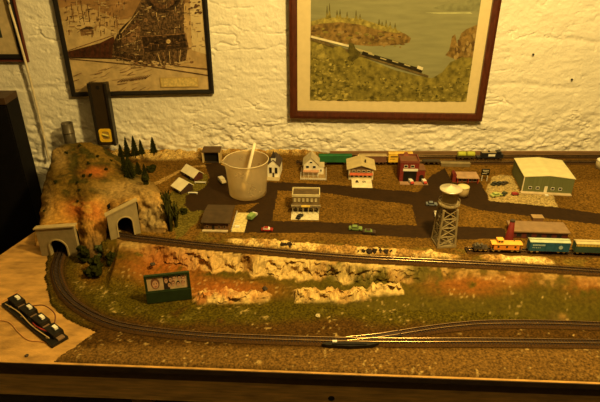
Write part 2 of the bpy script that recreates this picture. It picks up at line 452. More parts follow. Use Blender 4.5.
    # --- streets
    streets = [
        [(204, 164), (218, 163), (226, 168), (232, 183), (283, 182.5), (345, 186), (418, 192.5), (428, 178), (444, 168), (452, 183), (480, 182.5), (487, 196), (488, 201),
         (557, 207.6), (600, 214), (660, 224), (660, 236), (600, 225), (541, 218), (478, 210), (457, 203), (445, 204), (448, 226), (505, 229), (506, 238), (470, 240), (400, 237.5), (320, 233), (240, 233), (242, 222), (246, 212), (258, 203),
         (232, 206), (190, 212), (183, 205), (186, 196), (204, 188), (209, 178)],
    ]
    holes = [[(277, 191), (320, 192.5), (365, 199.5), (411, 205), (417, 226), (322, 222.5), (272, 221.5)], [(160, 40), (161, 40), (161, 41)]]
    sm = np.zeros(X.shape, bool)
    for p in streets: sm |= inpoly(PX + n2 * 2.5, PY + n2 * 1.5, p)
    for p in holes: sm &= ~inpoly(PX + n2 * 2.5, PY + n2 * 1.5, p)
    sm &= flat & (Y > yt + .03)
    scol = c(.026, .0118, .0022) * (.8 + .5 * s2[..., None])
    # class per cell
    cls = np.zeros(X.shape, int)                     # 0 grass field
    cls[(d < .095) & (d > -.002)] = 1                # bank
    cls[oc > .08] = 1
    cls[(d <= -.002)] = 2
    cls[sm] = 3
    ny, nx = X.shape
    K4 = keep[:-1, :-1] & keep[1:, :-1] & keep[:-1, 1:] & keep[1:, 1:]
    CL = cls[:-1, :-1]
    idx = np.arange(ny * nx).reshape(ny, nx)
    used_any = np.zeros(ny * nx, int)
    for a in (idx[:-1, :-1], idx[1:, :-1], idx[:-1, 1:], idx[1:, 1:]): np.add.at(used_any, a[K4], 1)
    edge = (used_any.reshape(ny, nx) > 0) & (used_any.reshape(ny, nx) < 4) & (Zh < .02)
    Zh = np.where(edge, .0004, Zh)
    V = np.stack([X.ravel(), Y.ravel(), TZ + Zh.ravel()], 1)
    names = ['grass_field', 'rocky_bank', 'town_ground', 'street']
    labels = ['green grass and brown gravel in front', 'cream and orange rocky bank', 'brown gravel town ground', 'dark paved street']
    mats = [K('turf', (0, 0, 0), attr=True, rough=.95, var=.65, scale=260, bump=.0022, bscale=320, spec=.05),
            K('plaster_rock', (0, 0, 0), attr=True, rough=.85, var=.25, scale=150, bump=.002, bscale=160, spec=.1),
            K('town_gravel', (0, 0, 0), attr=True, rough=.95, var=.65, scale=250, bump=.0010, bscale=300, spec=.05),
            K('asphalt', (0, 0, 0), attr=True, rough=.8, var=.2, scale=120, spec=.15)]
    colf = col.reshape(-1, 3)
    for k in range(4):
        fm = K4 & (CL == k)
        a = idx[:-1, :-1][fm]; b = idx[:-1, 1:][fm]; cc_ = idx[1:, 1:][fm]; e = idx[1:, :-1][fm]
        Q = np.stack([a, b, cc_, e], 1); u, inv = np.unique(Q, return_inverse=True)
        cv = colf[u] if k != 3 else scol.reshape(-1, 3)[u]
        o = grid_mesh(names[k], V[u], inv.reshape(-1, 4).tolist(), mats[k], np.clip(cv, 0, 1), root, smooth=(k != 1))
        tag(o, labels[k])
    return root
landscape()

# ------------------------------------------------------------------ mountain with its portals
def cr(P0, t):
    """Catmull-Rom through control rows P0 (n, ...), t in 0..n-1"""
    n = len(P0); i = np.clip(np.floor(t).astype(int), 0, n - 2); f = (t - i)
    g = lambda k: P0[np.clip(k, 0, n - 1)]
    f = f.reshape((-1,) + (1,) * (P0.ndim - 1))
    a, b, c_, d = g(i - 1), g(i), g(i + 1), g(i + 2)
    return .5 * (2*b + (c_-a)*f + (2*a-5*b+4*c_-d)*f*f + (3*b-a-3*c_+d)*f**3)
MTN = {}
def mountain():
    rows = [
        [(37, 254, 1.115), (37.5, 229, 1.105), (74, 226, 1.115), (84, 262, 1.05), (103, 266, 1.035), (109, 216, 1.085), (136, 201, 1.115), (141, 234, 1.10), (164, 232.5, 1.09)],
        [(39, 222, 1.19), (46, 212, 1.155), (74, 209, 1.155), (86, 228, 1.085), (101, 229, 1.085), (113, 204, 1.13), (138, 195, 1.14), (148, 197, 1.125), (163, 203, 1.12)],
        [(42, 197, 1.28), (52, 188, 1.25), (76, 187, 1.22), (89, 192, 1.18), (104, 192, 1.19), (119, 190, 1.20), (140, 187, 1.21), (150, 188, 1.20), (162, 195, 1.20)],
        [(49, 170, 1.37), (56, 160, 1.36), (75, 161, 1.33), (90, 160, 1.32), (105, 163, 1.33), (121, 171, 1.33), (136, 176, 1.34), (148, 181, 1.33), (158, 187, 1.34)],
        [(54, 152, 1.44), (62, 145, 1.435), (78, 143, 1.42), (93, 144, 1.42), (107, 150, 1.42), (121, 160, 1.43), (134, 168, 1.44), (144, 173, 1.44), (154, 178, 1.45)],
    ]
    N0 = np.array([[list(P(a, b, y)) for a, b, y in r] for r in rows])
    back = N0[-1].copy(); back[:, 1] = YW - .03; back[:, 2] = np.maximum(TZ + .03, back[:, 2] - .10)
    N0 = np.concatenate([N0, back[None]])
    side = N0[:, 0].copy(); side[:, 2] = TZ + .001; side[:, 0] += .004; side[0, 0] = N0[0, 0, 0]
    side[0] = N0[0, 0]
    end = N0[:, -1].copy(); end[:, 2] = np.maximum(TZ + PL - .004, end[:, 2] - .06); end[:, 0] += .012
    end[0] = N0[0, -1]
    N0 = np.concatenate([side[:, None], N0, end[:, None]], 1)
    nr, nc = 150, 290
    A = cr(N0, np.linspace(0, N0.shape[0] - 1, nr)); A = cr(np.swapaxes(A, 0, 1), np.linspace(0, N0.shape[1] - 1, nc)); A = np.swapaxes(A, 0, 1)
    du = np.gradient(A, axis=1); dv = np.gradient(A, axis=0); nm = np.cross(du, dv); nm /= np.linalg.norm(nm, axis=2, keepdims=True) + 1e-9
    if nm[75, 140, 2] < 0: nm = -nm
    X, Y, Z = A[..., 0], A[..., 1], A[..., 2]
    u = X * .8 + Y * .3; v = Z * 1.1 + Y * .7
    disp = (fbm(u * 20, v * 20, 111, 4) - .5) * .014 + (fbm(u * 70, v * 60, 112, 4) - .5) * .008
    PX, PY = px_of(X, Y, Z)
    crag = gauss(PX, PY, Vector((150, 215)), 20, 20) + gauss(PX, PY, Vector((93, 235)), 12, 30)
    disp = disp + np.clip(crag, 0, 1) * (np.abs(fbm(u * 90, v * 40, 113, 3) - .5) * .026 - .004)
    fade = ss(0, 10, np.arange(nr))[:, None] * np.ones((1, nc)); fade = np.maximum(fade, .15)
    A = A + nm * (disp * fade)[..., None]; A[..., 2] = np.maximum(A[..., 2], TZ + .0006)
    c = lambda *k: np.array(k)
    s1 = fbm(u * 14, v * 14, 121, 4); s2 = fbm(u * 50, v * 50, 122, 4); s3 = fbm(u * 250, v * 250, 123, 2)
    olive = c(.15, .088, .013); green = c(.055, .044, .006); gold = c(.46, .235, .042); orange = c(.40, .11, .018); cream = c(.46, .30, .10); grey = c(.33, .23, .09)
    col = lerp(np.broadcast_to(olive, A.shape), np.broadcast_to(green, A.shape), ss(.42, .6, s2))
    lowm = ss(186, 206, PY + (s1 - .5) * 40)
    col = lerp(col, np.broadcast_to(gold, A.shape), lowm * .8)
    og = np.clip(gauss(PX, PY, Vector((78, 209)), 14, 9) + .9 * gauss(PX, PY, Vector((95, 172)), 13, 5) + .6 * gauss(PX, PY, Vector((98, 215)), 10, 14), 0, 1)
    col = lerp(col, np.broadcast_to(orange, A.shape), og * ss(.3, .5, s2) * .9)
    cg = np.clip(gauss(PX, PY, Vector((58, 155)), 9, 12) + .7 * gauss(PX, PY, Vector((46, 200)), 6, 22) + gauss(PX, PY, Vector((130, 190)), 25, 9) + .6*gauss(PX, PY, Vector((112, 195)), 14, 8), 0, 1)
    col = lerp(col, np.broadcast_to(cream * .85, A.shape), cg * ss(.3, .55, s1 + .1) * .8)
    gg = gauss(PX, PY, Vector((152, 218)), 16, 18)
    col = lerp(col, np.broadcast_to(grey * 1.1, A.shape), np.clip(gg * 1.2, 0, 1))
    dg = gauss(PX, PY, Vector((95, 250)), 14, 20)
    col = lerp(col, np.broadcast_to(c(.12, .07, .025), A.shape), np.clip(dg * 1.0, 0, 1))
    col = col * (.75 + .5 * s3[..., None])
    V = A.reshape(-1, 3)
    fs = [(j*nc+i, j*nc+i+1, (j+1)*nc+i+1, (j+1)*nc+i) for j in range(nr-1) for i in range(nc-1)]
    o = grid_mesh('model_mountain', V, fs, K('mountain_plaster', (0, 0, 0), attr=True, rough=.9, var=.3, scale=130, bump=.0015, bscale=260, spec=.08), np.clip(col, 0, 1))
    tag(o, 'rounded olive and orange model mountain with two railway tunnels in the left corner', 'model mountain')
    MTN['pts'] = V; MTN['px'] = np.stack(px_of(V[:, 0], V[:, 1], V[:, 2]), 1)
mountain()
def on_mountain(px, py):
    d = np.hypot(MTN['px'][:, 0] - px, MTN['px'][:, 1] - py); near = np.argsort(d)[:12]
    ds = MTN['pts'][near][:, 1]; return Vector(MTN['pts'][near[np.argmin(ds)]])

def portal(label, pts, base_z, th, arch_c, rad, spring, depth, tdir):
    """a plaster wall with an arched mouth: pts = (left, right) base corners and top heights"""
    A, B, hA, hB = pts
    d = B - A; ang = math.atan2(d.y, d.x); wd = d.length
    root = thing('tunnel_portal', label, 'tunnel portal', A, ang)
    m = K('portal_plaster', (.30, .23, .11), rough=.8, var=.15, scale=60, bump=.0006, bscale=200)
    arc = [(arch_c + rad * math.cos(t), spring + rad * math.sin(t)) for t in np.linspace(0, math.pi, 15)]
    opening = [(arch_c + rad, 0)] + arc + [(arch_c - rad, 0)]
    # facade as a strip between the mouth and the outline
    def top(x): return hA + (hB - hA) * x / wd
    mb = MB(); n = len(opening)
    outer = []
    for i, (x, z) in enumerate(opening):
        if i == 0: outer.append((wd, 0))
        elif i == n - 1: outer.append((0, 0))
        else:
            t = math.atan2(z - spring, x - arch_c); cx, cz = math.cos(t), math.sin(t)
            ks = []
            if cx > 1e-6: ks.append((wd - arch_c) / cx)
            if cx < -1e-6: ks.append(-arch_c / cx)
            lo, hi = 0, 1.0
            for _ in range(40):
                md = (lo + hi) / 2
                xx, zz = arch_c + cx * md, spring + cz * md
                if 0 <= xx <= wd and zz <= top(xx): lo = md
                else: hi = md
            outer.append((arch_c + cx * lo, spring + cz * lo))
    # make sure the two top corners are there
    iR = min(range(n), key=lambda i: math.hypot(outer[i][0] - wd, outer[i][1] - hB)); outer[iR] = (wd, hB)
    iL = min(range(n), key=lambda i: math.hypot(outer[i][0], outer[i][1] - hA)); outer[iL] = (0, hA)
    vs = [(x, 0, z) for x, z in opening] + [(x, 0, z) for x, z in outer] + [(x, th, z) for x, z in opening] + [(x, th, z) for x, z in outer]
    fs = []
    for i in range(n - 1):
        fs += [(i, i+1, n+i+1, n+i), (2*n+i+1, 2*n+i, 3*n+i, 3*n+i+1), (i, 2*n+i, 2*n+i+1, i+1), (n+i+1, 3*n+i+1, 3*n+i, n+i)]
    mb.add(vs, fs); mb.build('portal_wall', m, root)
    cop = MB(); ex = .003
    cop.add([(-ex, -.003, hA), (wd + ex, -.003, hB), (wd + ex, th + .004, hB), (-ex, th + .004, hA), (-ex, -.003, hA + .003), (wd + ex, -.003, hB + .003), (wd + ex, th + .004, hB + .003), (-ex, th + .004, hA + .003)],
            [(0,3,2,1),(4,5,6,7),(0,1,5,4),(1,2,6,5),(2,3,7,6),(3,0,4,7)])
    cop.build('coping', K('coping_plaster', (.42, .32, .15), var=.12), root)
    # arch ring
    ring = MB(); k = []
    for q, yy_ in ((1.0, -.0018), (1.16, -.0018), (1.16, 0), (1.0, 0)):
        k.append([(arch_c + (x - arch_c) * q, yy_, (spring + (z - spring) * q) if z > spring else z) for x, z in opening])
    vs = [p for r in k for p in r]; fs = []
    for a_ in range(4):
        b_ = (a_ + 1) % 4
        for i in range(n - 1): fs.append((a_*n+i, a_*n+i+1, b_*n+i+1, b_*n+i))
    ring.add(vs, fs).build('arch_ring', K('coping_plaster', (.42, .32, .15)), root)
    # dark lining of the tunnel running back into the mountain
    L = MB(); q = 1.02; segs = 5; vs = []; fs = []
    for j in range(segs + 1):
        yy_ = th * .6 + depth * j / segs; sh = tdir * (j / segs) ** 1.5
        for x, z in opening: vs.append((arch_c + (x - arch_c) * q + sh, yy_, spring + (z - spring) * q if z > spring else z))
    for j in range(segs):
        for i in range(n - 1): fs.append((j*n+i, j*n+i+1, (j+1)*n+i+1, (j+1)*n+i))
    fs.append(tuple(segs * n + i for i in range(n)))
    L.add(vs, fs).build('tunnel_lining', K('tunnel_black', (.015, .012, .008), rough=1, spec=0), root)
A = G(42, 256, 0); B = P(79, 252, A.y - .012); B.z = TZ
portal('cream tunnel portal over the curved lower track at the left foot of the mountain', (A, B, hz(A, 37.5, 229.5), hz(B, 76, 226.5)), 0, .008, .047, .0205, .027, .10, .01)
A = G(111, 240, PL); B = P(141, 233, A.y + .03); B.z = TZ + PL
portal('cream tunnel portal over the upper track, on the right flank of the mountain', (A, B, hz(A, 108, 216.5), hz(B, 138, 201)), PL, .008, .036, .0165, .034, .08, -.012)

# ------------------------------------------------------------------ tracks
def resample(path, step):
    out = [path[0]]; acc = 0
    for a, b in zip(path, path[1:]):
        L = (b - a).length; t = step - acc
        while t <= L:
            out.append(a + (b - a) * (t / L)); t += step
        acc = (acc + L) % step if L else acc
    return out
def rail_sec(g, z): return [(g - .0009, z), (g + .0009, z)] + [(g + .0009 * math.cos(t), z + .0012 + .0009 * math.sin(t)) for t in np.linspace(0, math.pi, 8)]
def track(label, path, ballast=True, gauge=.0095, group='model railway tracks', bz=.003):
    o0 = path[len(path) // 2].copy()
    root = thing('railway_track', label, 'railway track', o0, 0, group)
    pth = [p - o0 for p in path]
    if ballast:
        MB().sweep(pth, [(-.013, -bz), (.013, -bz), (.0095, 0), (-.0095, 0)]).build('ballast', K('ballast_stone', (.065, .032, .010), rough=.95, var=.45, scale=420, bump=.001, bscale=500, spec=.05), root)
    mb = MB(); tp = resample(pth, .0058)
    for i in range(len(tp) - 1):
        d = (tp[i+1] - tp[i]).normalized(); n = Vector((-d.y, d.x, 0)); p = tp[i]
        a = d * .0013; b = n * .0085; up = Vector((0, 0, .0016))
        q = [p - a - b, p + a - b, p + a + b, p - a + b]
        mb.add(q + [x + up for x in q], [(0,3,2,1),(4,5,6,7),(0,1,5,4),(1,2,6,5),(2,3,7,6),(3,0,4,7)])
    mb.build('sleepers', TIE, root)
    for s in (-1, 1):
        g = s * gauge / 2
        MB().sweep(pth, rail_sec(g, .0016)).build('rail', RAIL, root, True)
    return root
main = track('single main line track curving from the lower tunnel and along the front of the layout', lower)
for s_ in (-1, 1):
    g = s_ * .0095 / 2
    MB().sweep([p - main.location for p in fork], rail_sec(g, .0017)).build('turnout_rail', RAIL, main, True)
MB().sweep([p - main.location for p in fork[len(fork) // 2:]], [(-.0085, .0002), (.0085, .0002), (.0085, .0015), (-.0085, .0015)]).build('turnout_base', TIE, main)
track('branch track leaving the turnout and running along the grass at the front right', branch)
track('track from the upper tunnel along the top of the rocky bank', [p + Vector((0, 0, .0032)) for p in upper], bz=.003)
ZB = PL + .0032
yard = yard_path
track('short yard track under the orange caboose and blue boxcar', yard)
yb1 = G(400, 163, PL).y; yb2 = G(400, 157.6, PL).y
rear1 = [Vector((x, yb1, TZ + ZB)) for x in np.linspace(G(297, 163, PL).x, 1.15, 40)]
rear2 = [Vector((x, yb2, TZ + ZB)) for x in np.linspace(G(350, 158, PL).x, 1.15, 40)]
track('straight rear track behind the town, nearer the viewer of the two along the wall', rear1)
track('straight rear track behind the town, right against the painted wall', rear2)

# dark ledge strip where the layout meets the wall
o = MB().box(G(330, 155, PL).x, YW - .020, TZ + PL + .0005, 1.2, YW - .011, TZ + PL + .012).build('wall_ledge', K('ledge_wood', (.20, .11, .045), var=.3, stretch=(3, 40, 40), scale=8))
tag(o, 'thin brown wooden strip along the foot of the painted wall behind the rear tracks', 'wooden strip')

# ------------------------------------------------------------------ rolling stock
def trucks(root, xs, z=0):
    for x in xs:
        t = MB().box(x - .010, -.0055, .0035, x + .010, .0055, .006).build('bogie', WHEEL, root)
        for wx in (-.006, .006):
            m = MB()
            for s in (-.0045, .0045): m.cyl((x + wx, s - .0008, .0033), (x + wx, s + .0008, .0033), .0030, 12)
            m.cyl((x + wx, -.004, .0033), (x + wx, .004, .0033), .0008, 6)
            m.build('wheelset', STEEL, t)
def car_root(name, label, cat, a, b, z, group):
    A = G(*a, z); B = G(*b, z); d = B - A; M_ = (A + B) / 2
    return thing(name, label, cat, M_, math.atan2(d.y, d.x), group), d.length
ZR = ZB + .0037
def boxcar(label, a, b, bodym, roofm, h=.0235, wdt=.0175, logo=None, stripe=None, door=True, z=ZR):
    root, L = car_root('boxcar', label, 'train car', a, b, z, 'train cars on the layout'); hl = L / 2 - .002
    MB().box(-hl, -wdt/2, .006, hl, wdt/2, .006 + h).build('body', bodym, root)
    MB().prism([(-wdt/2 - .0006, .006 + h), (wdt/2 + .0006, .006 + h), (wdt/2 + .0006, .0068 + h), (0, .0092 + h), (-wdt/2 - .0006, .0068 + h)], -hl - .0005, hl + .0005, 'x').build('roof', roofm, root)
    MB().box(-hl, -.002, .0093 + h, hl, .002, .0101 + h).build('roof_walk', roofm, root)
    ribs = MB()
    for x in np.linspace(-hl + .002, hl - .002, 15): ribs.box(x - .0003, -wdt/2 - .0005, .0065, x + .0003, wdt/2 + .0005, .0055 + h)
    ribs.build('side_rib', bodym, root)
    if door: MB().box(-.008, -wdt/2 - .0012, .007, .008, -wdt/2, .004 + h).build('door', bodym, root)
    if logo:
        m = MB()
        m.lathe([(.0045, 0), (.0045, .0004)], 20, (0, 0, 0)); lo = m.build('emblem', logo, root)
        lo.location = (hl * .55, -wdt/2 - .0006, .006 + h * .5); lo.rotation_euler = (math.pi/2, 0, 0)
        m = MB()
        for i, x in enumerate(np.linspace(-hl * .85, -hl * .3, 9)): m.box(x, -wdt/2 - .0009, .006 + h * .62, x + .0022, -wdt/2 - .0004, .006 + h * .62 + .0035)
        for i, x in enumerate(np.linspace(-hl * .85, -hl * .5, 5)): m.box(x, -wdt/2 - .0009, .006 + h * .36, x + .0018, -wdt/2 - .0004, .006 + h * .36 + .002)
        m.build('lettering', logo, root)
    if stripe: MB().box(-hl, -wdt/2 - .0004, .006 + h * .72, hl, -wdt/2 + .001, .006 + h * .98).build('side_stripe', stripe, root)
    MB().box(-hl - .003, -.001, .0055, hl + .003, .001, .0075).build('coupler', WHEEL, root)
    trucks(root, (-hl + .014, hl - .014)); return root
BLUE = K('blue_paint', (.02, .085, .14), var=.2, scale=120)
PALEG = K('pale_green_roof', (.42, .48, .34), var=.15)
boxcar('blue boxcar with round emblem on the yard track behind the orange caboose', (526, 250.9), (567.5, 252.2), BLUE, PALEG, logo=K('pale_print', (.35, .45, .4)), h=.022)
boxcar('dark green coach with cream roof cut off by the right edge of the photo', (571.5, 252.3), (621, 254), K('dark_green_paint', (.04, .07, .045)), K('cream_roof', (.5, .4, .2)), h=.021, stripe=K('yellow_paint', (.6, .4, .06)), door=False)
def caboose():
    root, L = car_root('caboose', 'orange caboose with yellow roof and cupola in front of the red tower', 'train car', (488.5, 250), (521, 250.8), ZR, 'train cars on the layout'); hl = L / 2 - .002
    om = K('orange_paint', (.72, .25, .025), var=.15); ym = K('yellow_roof', (.85, .42, .06), var=.12)
    wd = .0165; bl = hl - .006
    MB().box(-bl, -wd/2, .006, bl, wd/2, .0195).build('body', om, root)
    MB().prism([(-wd/2 - .001, .0195), (wd/2 + .001, .0195), (wd/2 + .001, .0205), (0, .0225), (-wd/2 - .001, .0205)], -hl, hl, 'x').build('roof', ym, root)
    c = MB().box(-bl + .006, -wd/2 + .002, .0212, -bl + .019, wd/2 - .002, .0285).build('cupola', ym, root)
    MB().box(-bl + .0055, -wd/2 + .0014, .0285, -bl + .0195, wd/2 - .0014, .0296).build('cupola_roof', ym, c)
    m = MB()
    for x in (-bl + .008, -bl + .0135): m.box(x, -wd/2 + .0015, .0245, x + .0035, -wd/2 + .0025, .0275)
    m.build('cupola_window', GLASS, c)
    for x in (-bl + .007, -.002, bl - .011): MB().box(x, -wd/2 - .0005, .012, x + .004, -wd/2 + .0005, .0165).build('window', GLASS, root)
    MB().box(-hl, -wd/2, .0055, hl, wd/2, .007).build('platform', DARK, root)
    for s in (-1, 1):
        r = MB()
        for y in (-wd/2 + .001, 0, wd/2 - .001): r.cyl((s * (hl - .0008), y, .007), (s * (hl - .0008), y, .0195), .0004, 6)
        r.cyl((s * (hl - .0008), -wd/2, .0125), (s * (hl - .0008), wd/2, .0125), .0004, 6); r.build('end_railing', om, root)
    MB().cyl((bl - .01, .003, .021), (bl - .01, .003, .027), .001, 8).build('chimney', DARK, root)
    trucks(root, (-hl + .013, hl - .013))
caboose()
def flatcar(label, a, b, load, z=ZR, name='flat_wagon'):
    root, L = car_root(name, label, 'train car', a, b, z, 'train cars on the layout'); hl = L / 2 - .001
    MB().box(-hl, -.0085, .006, hl, .0085, .0085).build('deck', DARK, root)
    if load == 'junk':
        m = MB()
        for i in range(9):
            x = random.uniform(-hl + .003, hl - .003); m.box(x - .002, -.006, .0085, x + .002, random.uniform(0, .006), .0085 + random.uniform(.003, .008))
        m.build('load', K('load_grey', (.10, .08, .05)), root)
        for x in np.linspace(-hl + .001, hl - .001, 5): MB().cyl((x, -.008, .0085), (x, -.008, .015), .0005, 6).build('stake', DARK, root)
    if load == 'tanks':
        ym = K('lime_paint', (.45, .48, .05))
        for x in (-hl * .48, hl * .48):
            m = MB(); m.cyl((x - hl * .42, 0, .0155), (x + hl * .42, 0, .0155), .0072, 16)
            m.build('tank', ym, root)
    trucks(root, (-hl + .011, hl - .011)); return root
flatcar('short dark flat wagon with a jumbled load left of the orange caboose', (472, 249.5), (487.5, 249.9), 'junk')
boxcar('green boxcar on the rear track between the grey house and the beige station', (318, 163), (352, 163), K('green_paint', (.02, .12, .035)), K('green_roof', (.02, .13, .04)), h=.019)
boxcar('brown boxcar with pale roof on the rear track behind the beige station', (358, 163), (386.3, 163), K('box_brown', (.17, .075, .04)), K('tan_roof', (.42, .32, .17)), h=.019)
boxcar('bright yellow boxcar with a dark emblem left of the red fire station', (387, 163), (412, 163), K('bright_yellow', (.80, .50, .04)), K('yellow_top', (.7, .47, .1)), h=.026, logo=K('dark_print', (.10, .06, .02)))
flatcar('low dark flat wagon on the rear track right of the red fire station', (422, 163), (440, 163), None)
flatcar('flat wagon carrying two lime yellow tanks on the far rear track', (456, 158.6), (475, 158.6), 'tanks')
def loco():
    root, L = car_root('diesel_locomotive', 'black diesel locomotive with a white panel on the far rear track', 'locomotive', (476, 159), (502, 159), ZR, 'train cars on the layout'); hl = L / 2
    bm = K('loco_black', (.015, .015, .017), rough=.4)
    MB().box(-hl, -.0085, .006, hl, .0085, .009).build('frame', bm, root)
    MB().box(-hl + .012, -.006, .009, hl - .022, .006, .022).build('hood', bm, root)
    cb = MB().box(hl - .022, -.008, .009, hl - .008, .008, .026).build('cab', bm, root)
    MB().box(hl - .019, -.0085, .019, hl - .011, -.008, .0235).build('cab_window', GLASS, cb)
    MB().box(hl - .008, -.006, .009, hl, .006, .017).build('nose', bm, root)
    MB().box(-.006, -.0066, .011, .014, -.006, .018).build('side_panel', WHITE, root)
    MB().box(-hl + .013, -.0065, .022, hl - .022, .0065, .0235).build('hood_top', K('loco_grey', (.33, .27, .16)), root)
    MB().cyl((-.004, 0, .0235), (-.004, 0, .027), .003, 12).build('fan', bm, root)
    trucks(root, (-hl + .013, hl - .013))
loco()

# ------------------------------------------------------------------ buildings
def gable_x(root, w, dep, h, rise, wallm, roofm, ov=.003, th=.0018, wall='walls', roof='roof'):
    """gable end to the viewer (ridge runs away from the viewer)"""
    MB().prism([(0, 0), (w, 0), (w, h), (w/2, h + rise), (0, h)], 0, dep, 'y').build(wall, wallm, root)
    k = ov * rise / (w/2)
    r = [(-ov, h - k), (w/2, h + rise), (w + ov, h - k), (w + ov, h - k + th), (w/2, h + rise + th), (-ov, h - k + th)]
    return MB().prism(r, -ov, dep + ov, 'y').build(roof, roofm, root)
def gable_y(root, w, dep, h, rise, wallm, roofm, ov=.003, th=.0018):
    MB().prism([(0, 0), (dep, 0), (dep, h), (dep/2, h + rise), (0, h)], 0, w, 'x').build('walls', wallm, root)
    k = ov * rise / (dep/2)
    r = [(-ov, h - k), (dep/2, h + rise), (dep + ov, h - k), (dep + ov, h - k + th), (dep/2, h + rise + th), (-ov, h - k + th)]
    return MB().prism(r, -ov, w + ov, 'x').build('roof', roofm, root)
def window(root, x, z, wd, ht, frame=WHITE, y=0, pane=GLASS, name='window', t=.0007):
    m = MB(); m.box(x, y - .0012, z, x + wd, y, z + t); m.box(x, y - .0012, z + ht - t, x + wd, y, z + ht)
    m.box(x, y - .0012, z, x + t, y, z + ht); m.box(x + wd - t, y - .0012, z, x + wd, y, z + ht)
    o = m.build(name + '_frame' if name == 'window' else name, frame, root)
    MB().box(x + t, y - .0005, z + t, x + wd - t, y, z + ht - t).build('pane', pane, o)
    return o
def pad(root, x0, y0, x1, y1, m=PAD, t=.0012, name='base_slab'):
    return MB().box(x0, y0, 0, x1, y1, t).build(name, m, root)

def hall():
    root, w, A = front('warehouse', 'green metal warehouse with pale low gabled roof on the right side of town', 'model building', (521.5, 191.6), (571.3, 194.2))
    h = hz(A, 523, 176.8); dep = .118
    gm = K('hall_green', (.125, .135, .050), var=.12, stretch=(1, 1, .05), scale=300); rm = K('hall_roof', (.64, .58, .32), var=.08)
    gable_x(root, w, dep, h, .006, gm, rm, ov=.0015)
    pad(root, -.004, -.012, w * .98, 0, K('pale_step', (.55, .42, .25)), .002, 'loading_ledge')
    for x in (.12, .27, .57, .72): window(root, w * x, h * .22, .0085, .0075, WHITE)
    window(root, w * .44, .0022, .0075, .017, WHITE, name='door', pane=CREAM)
    MB().box(w * .44, -.02, .0005, w * .44 + .008, -.012, .0025).build('door_step', WHITE, root)
    MB().box(-.0008, -.0008, 0, .0015, .0015, h).build('corner_trim', CREAM, root)
hall()

def brown_shed():
    root, w, A = front('engine_shed', 'long low flat-roofed brown building with maroon wall behind the blue boxcar', 'model building', (511.5, 237.5), (567, 239.5))
    h = .016; dep = .042
    MB().box(0, 0, 0, w, dep, h).build('walls', K('maroon_wall', (.11, .025, .018)), root)
    MB().box(-.003, -.003, h, w + .003, dep + .003, h + .003).build('roof', K('tan_brown_roof', (.24, .15, .075), var=.15), root)
    for x in np.linspace(.08, .8, 5): window(root, w * x, .004, w * .09, .009, DARK)
brown_shed()
def red_tower():
    A = G(508.5, 241, PL)
    root = thing('red_tower', 'tapering dark red tower with flat black cap behind the orange caboose', 'tower', A)
    h = hz(A, 509.5, 220)
    MB().lathe([(.0105, 0), (.0095, .004), (.005, h - .003)], 16).build('shaft', K('tower_red', (.16, .013, .008), var=.15), root, True)
    MB().lathe([(.0056, h - .003), (.0056, h), (.003, h + .0005)], 16).build('cap', DARK, root)
red_tower()
def crate():
    root, w, A = front('wooden_crate', 'small tan brown crate standing behind the long brown flat-roofed building', 'crate', (532.5, 221.5), (543, 221.8))
    MB().box(0, 0, 0, w, .016, .009).build('body', K('crate_wood', (.2, .1, .04)), root)
    MB().box(-.001, -.001, .009, w + .001, .017, .0105).build('lid', K('crate_lid', (.34, .22, .1)), root)
crate()

def water_tower():
    A = G(443.2, 243, PL)
    root = thing('water_tower', 'tall grey trestle water tower with shiny dished metal top beside the lower street', 'water tower', A, math.radians(6))
    gm = K('tower_grey', (.27, .205, .10), rough=.5, var=.2)
    H = hz(A, 453, 188.5); b = .0195; t = .0155; hn = H * .64
    MB().box(-b - .0025, -b - .0025, .0006, b + .0025, b + .0025, .005).build('base', gm, root)
    def at(s, k, z):
        r = b + (t - b) * z / hn; return Vector((s * r, k * r, z + .005))
    for s, k in ((-1, -1), (1, -1), (1, 1), (-1, 1)):
        MB().cyl(at(s, k, 0), at(s, k, hn), .0027, 8).build('leg', gm, root)
    lev = [0, .25, .5, .75, 1.0]
    for (s, k), (s2, k2) in (((-1, -1), (1, -1)), ((1, -1), (1, 1)), ((1, 1), (-1, 1)), ((-1, 1), (-1, -1))):
        m = MB()
        for i, l in enumerate(lev[:-1]):
            m.cyl(at(s, k, hn * l), at(s2, k2, hn * lev[i+1]), .0013, 6); m.cyl(at(s2, k2, hn * l), at(s, k, hn * lev[i+1]), .0013, 6)
            m.cyl(at(s, k, hn * lev[i+1]), at(s2, k2, hn * lev[i+1]), .0015, 6)
        m.build('cross_bracing', gm, root)
    MB().cyl((0, 0, .005), (0, 0, hn), .0075, 16).build('riser_pipe', gm, root)
    pl = hn + .005
    MB().lathe([(.014, pl), (.0225, pl + .006), (.0235, pl + .008), (.0235, pl + .011), (.019, pl + .011)], 28).build('balcony', gm, root)
    m = MB()
    for k in range(14):
        a = 2 * math.pi * k / 14; m.cyl((.0225 * math.cos(a), .0225 * math.sin(a), pl + .010), (.0225 * math.cos(a), .0225 * math.sin(a), pl + .018), .0005, 5)
    m.lathe([(.0222, pl + .0175), (.0229, pl + .0175), (.0229, pl + .0183), (.0222, pl + .0183)], 28, closed=False); m.build('railing', gm, root)
    MB().lathe([(.0165, pl + .011), (.0165, H - .009), (.018, H - .006)], 28).build('tank', gm, root, True)
    MB().lathe([(.018, H - .007), (.0235, H - .002), (.024, H), (.0228, H), (.012, H + .001), (.0005, H + .008)], 36).build('dished_roof', K('bright_metal', (.85, .78, .62), rough=.33, metal=.85, var=.05), root, True)
water_tower()
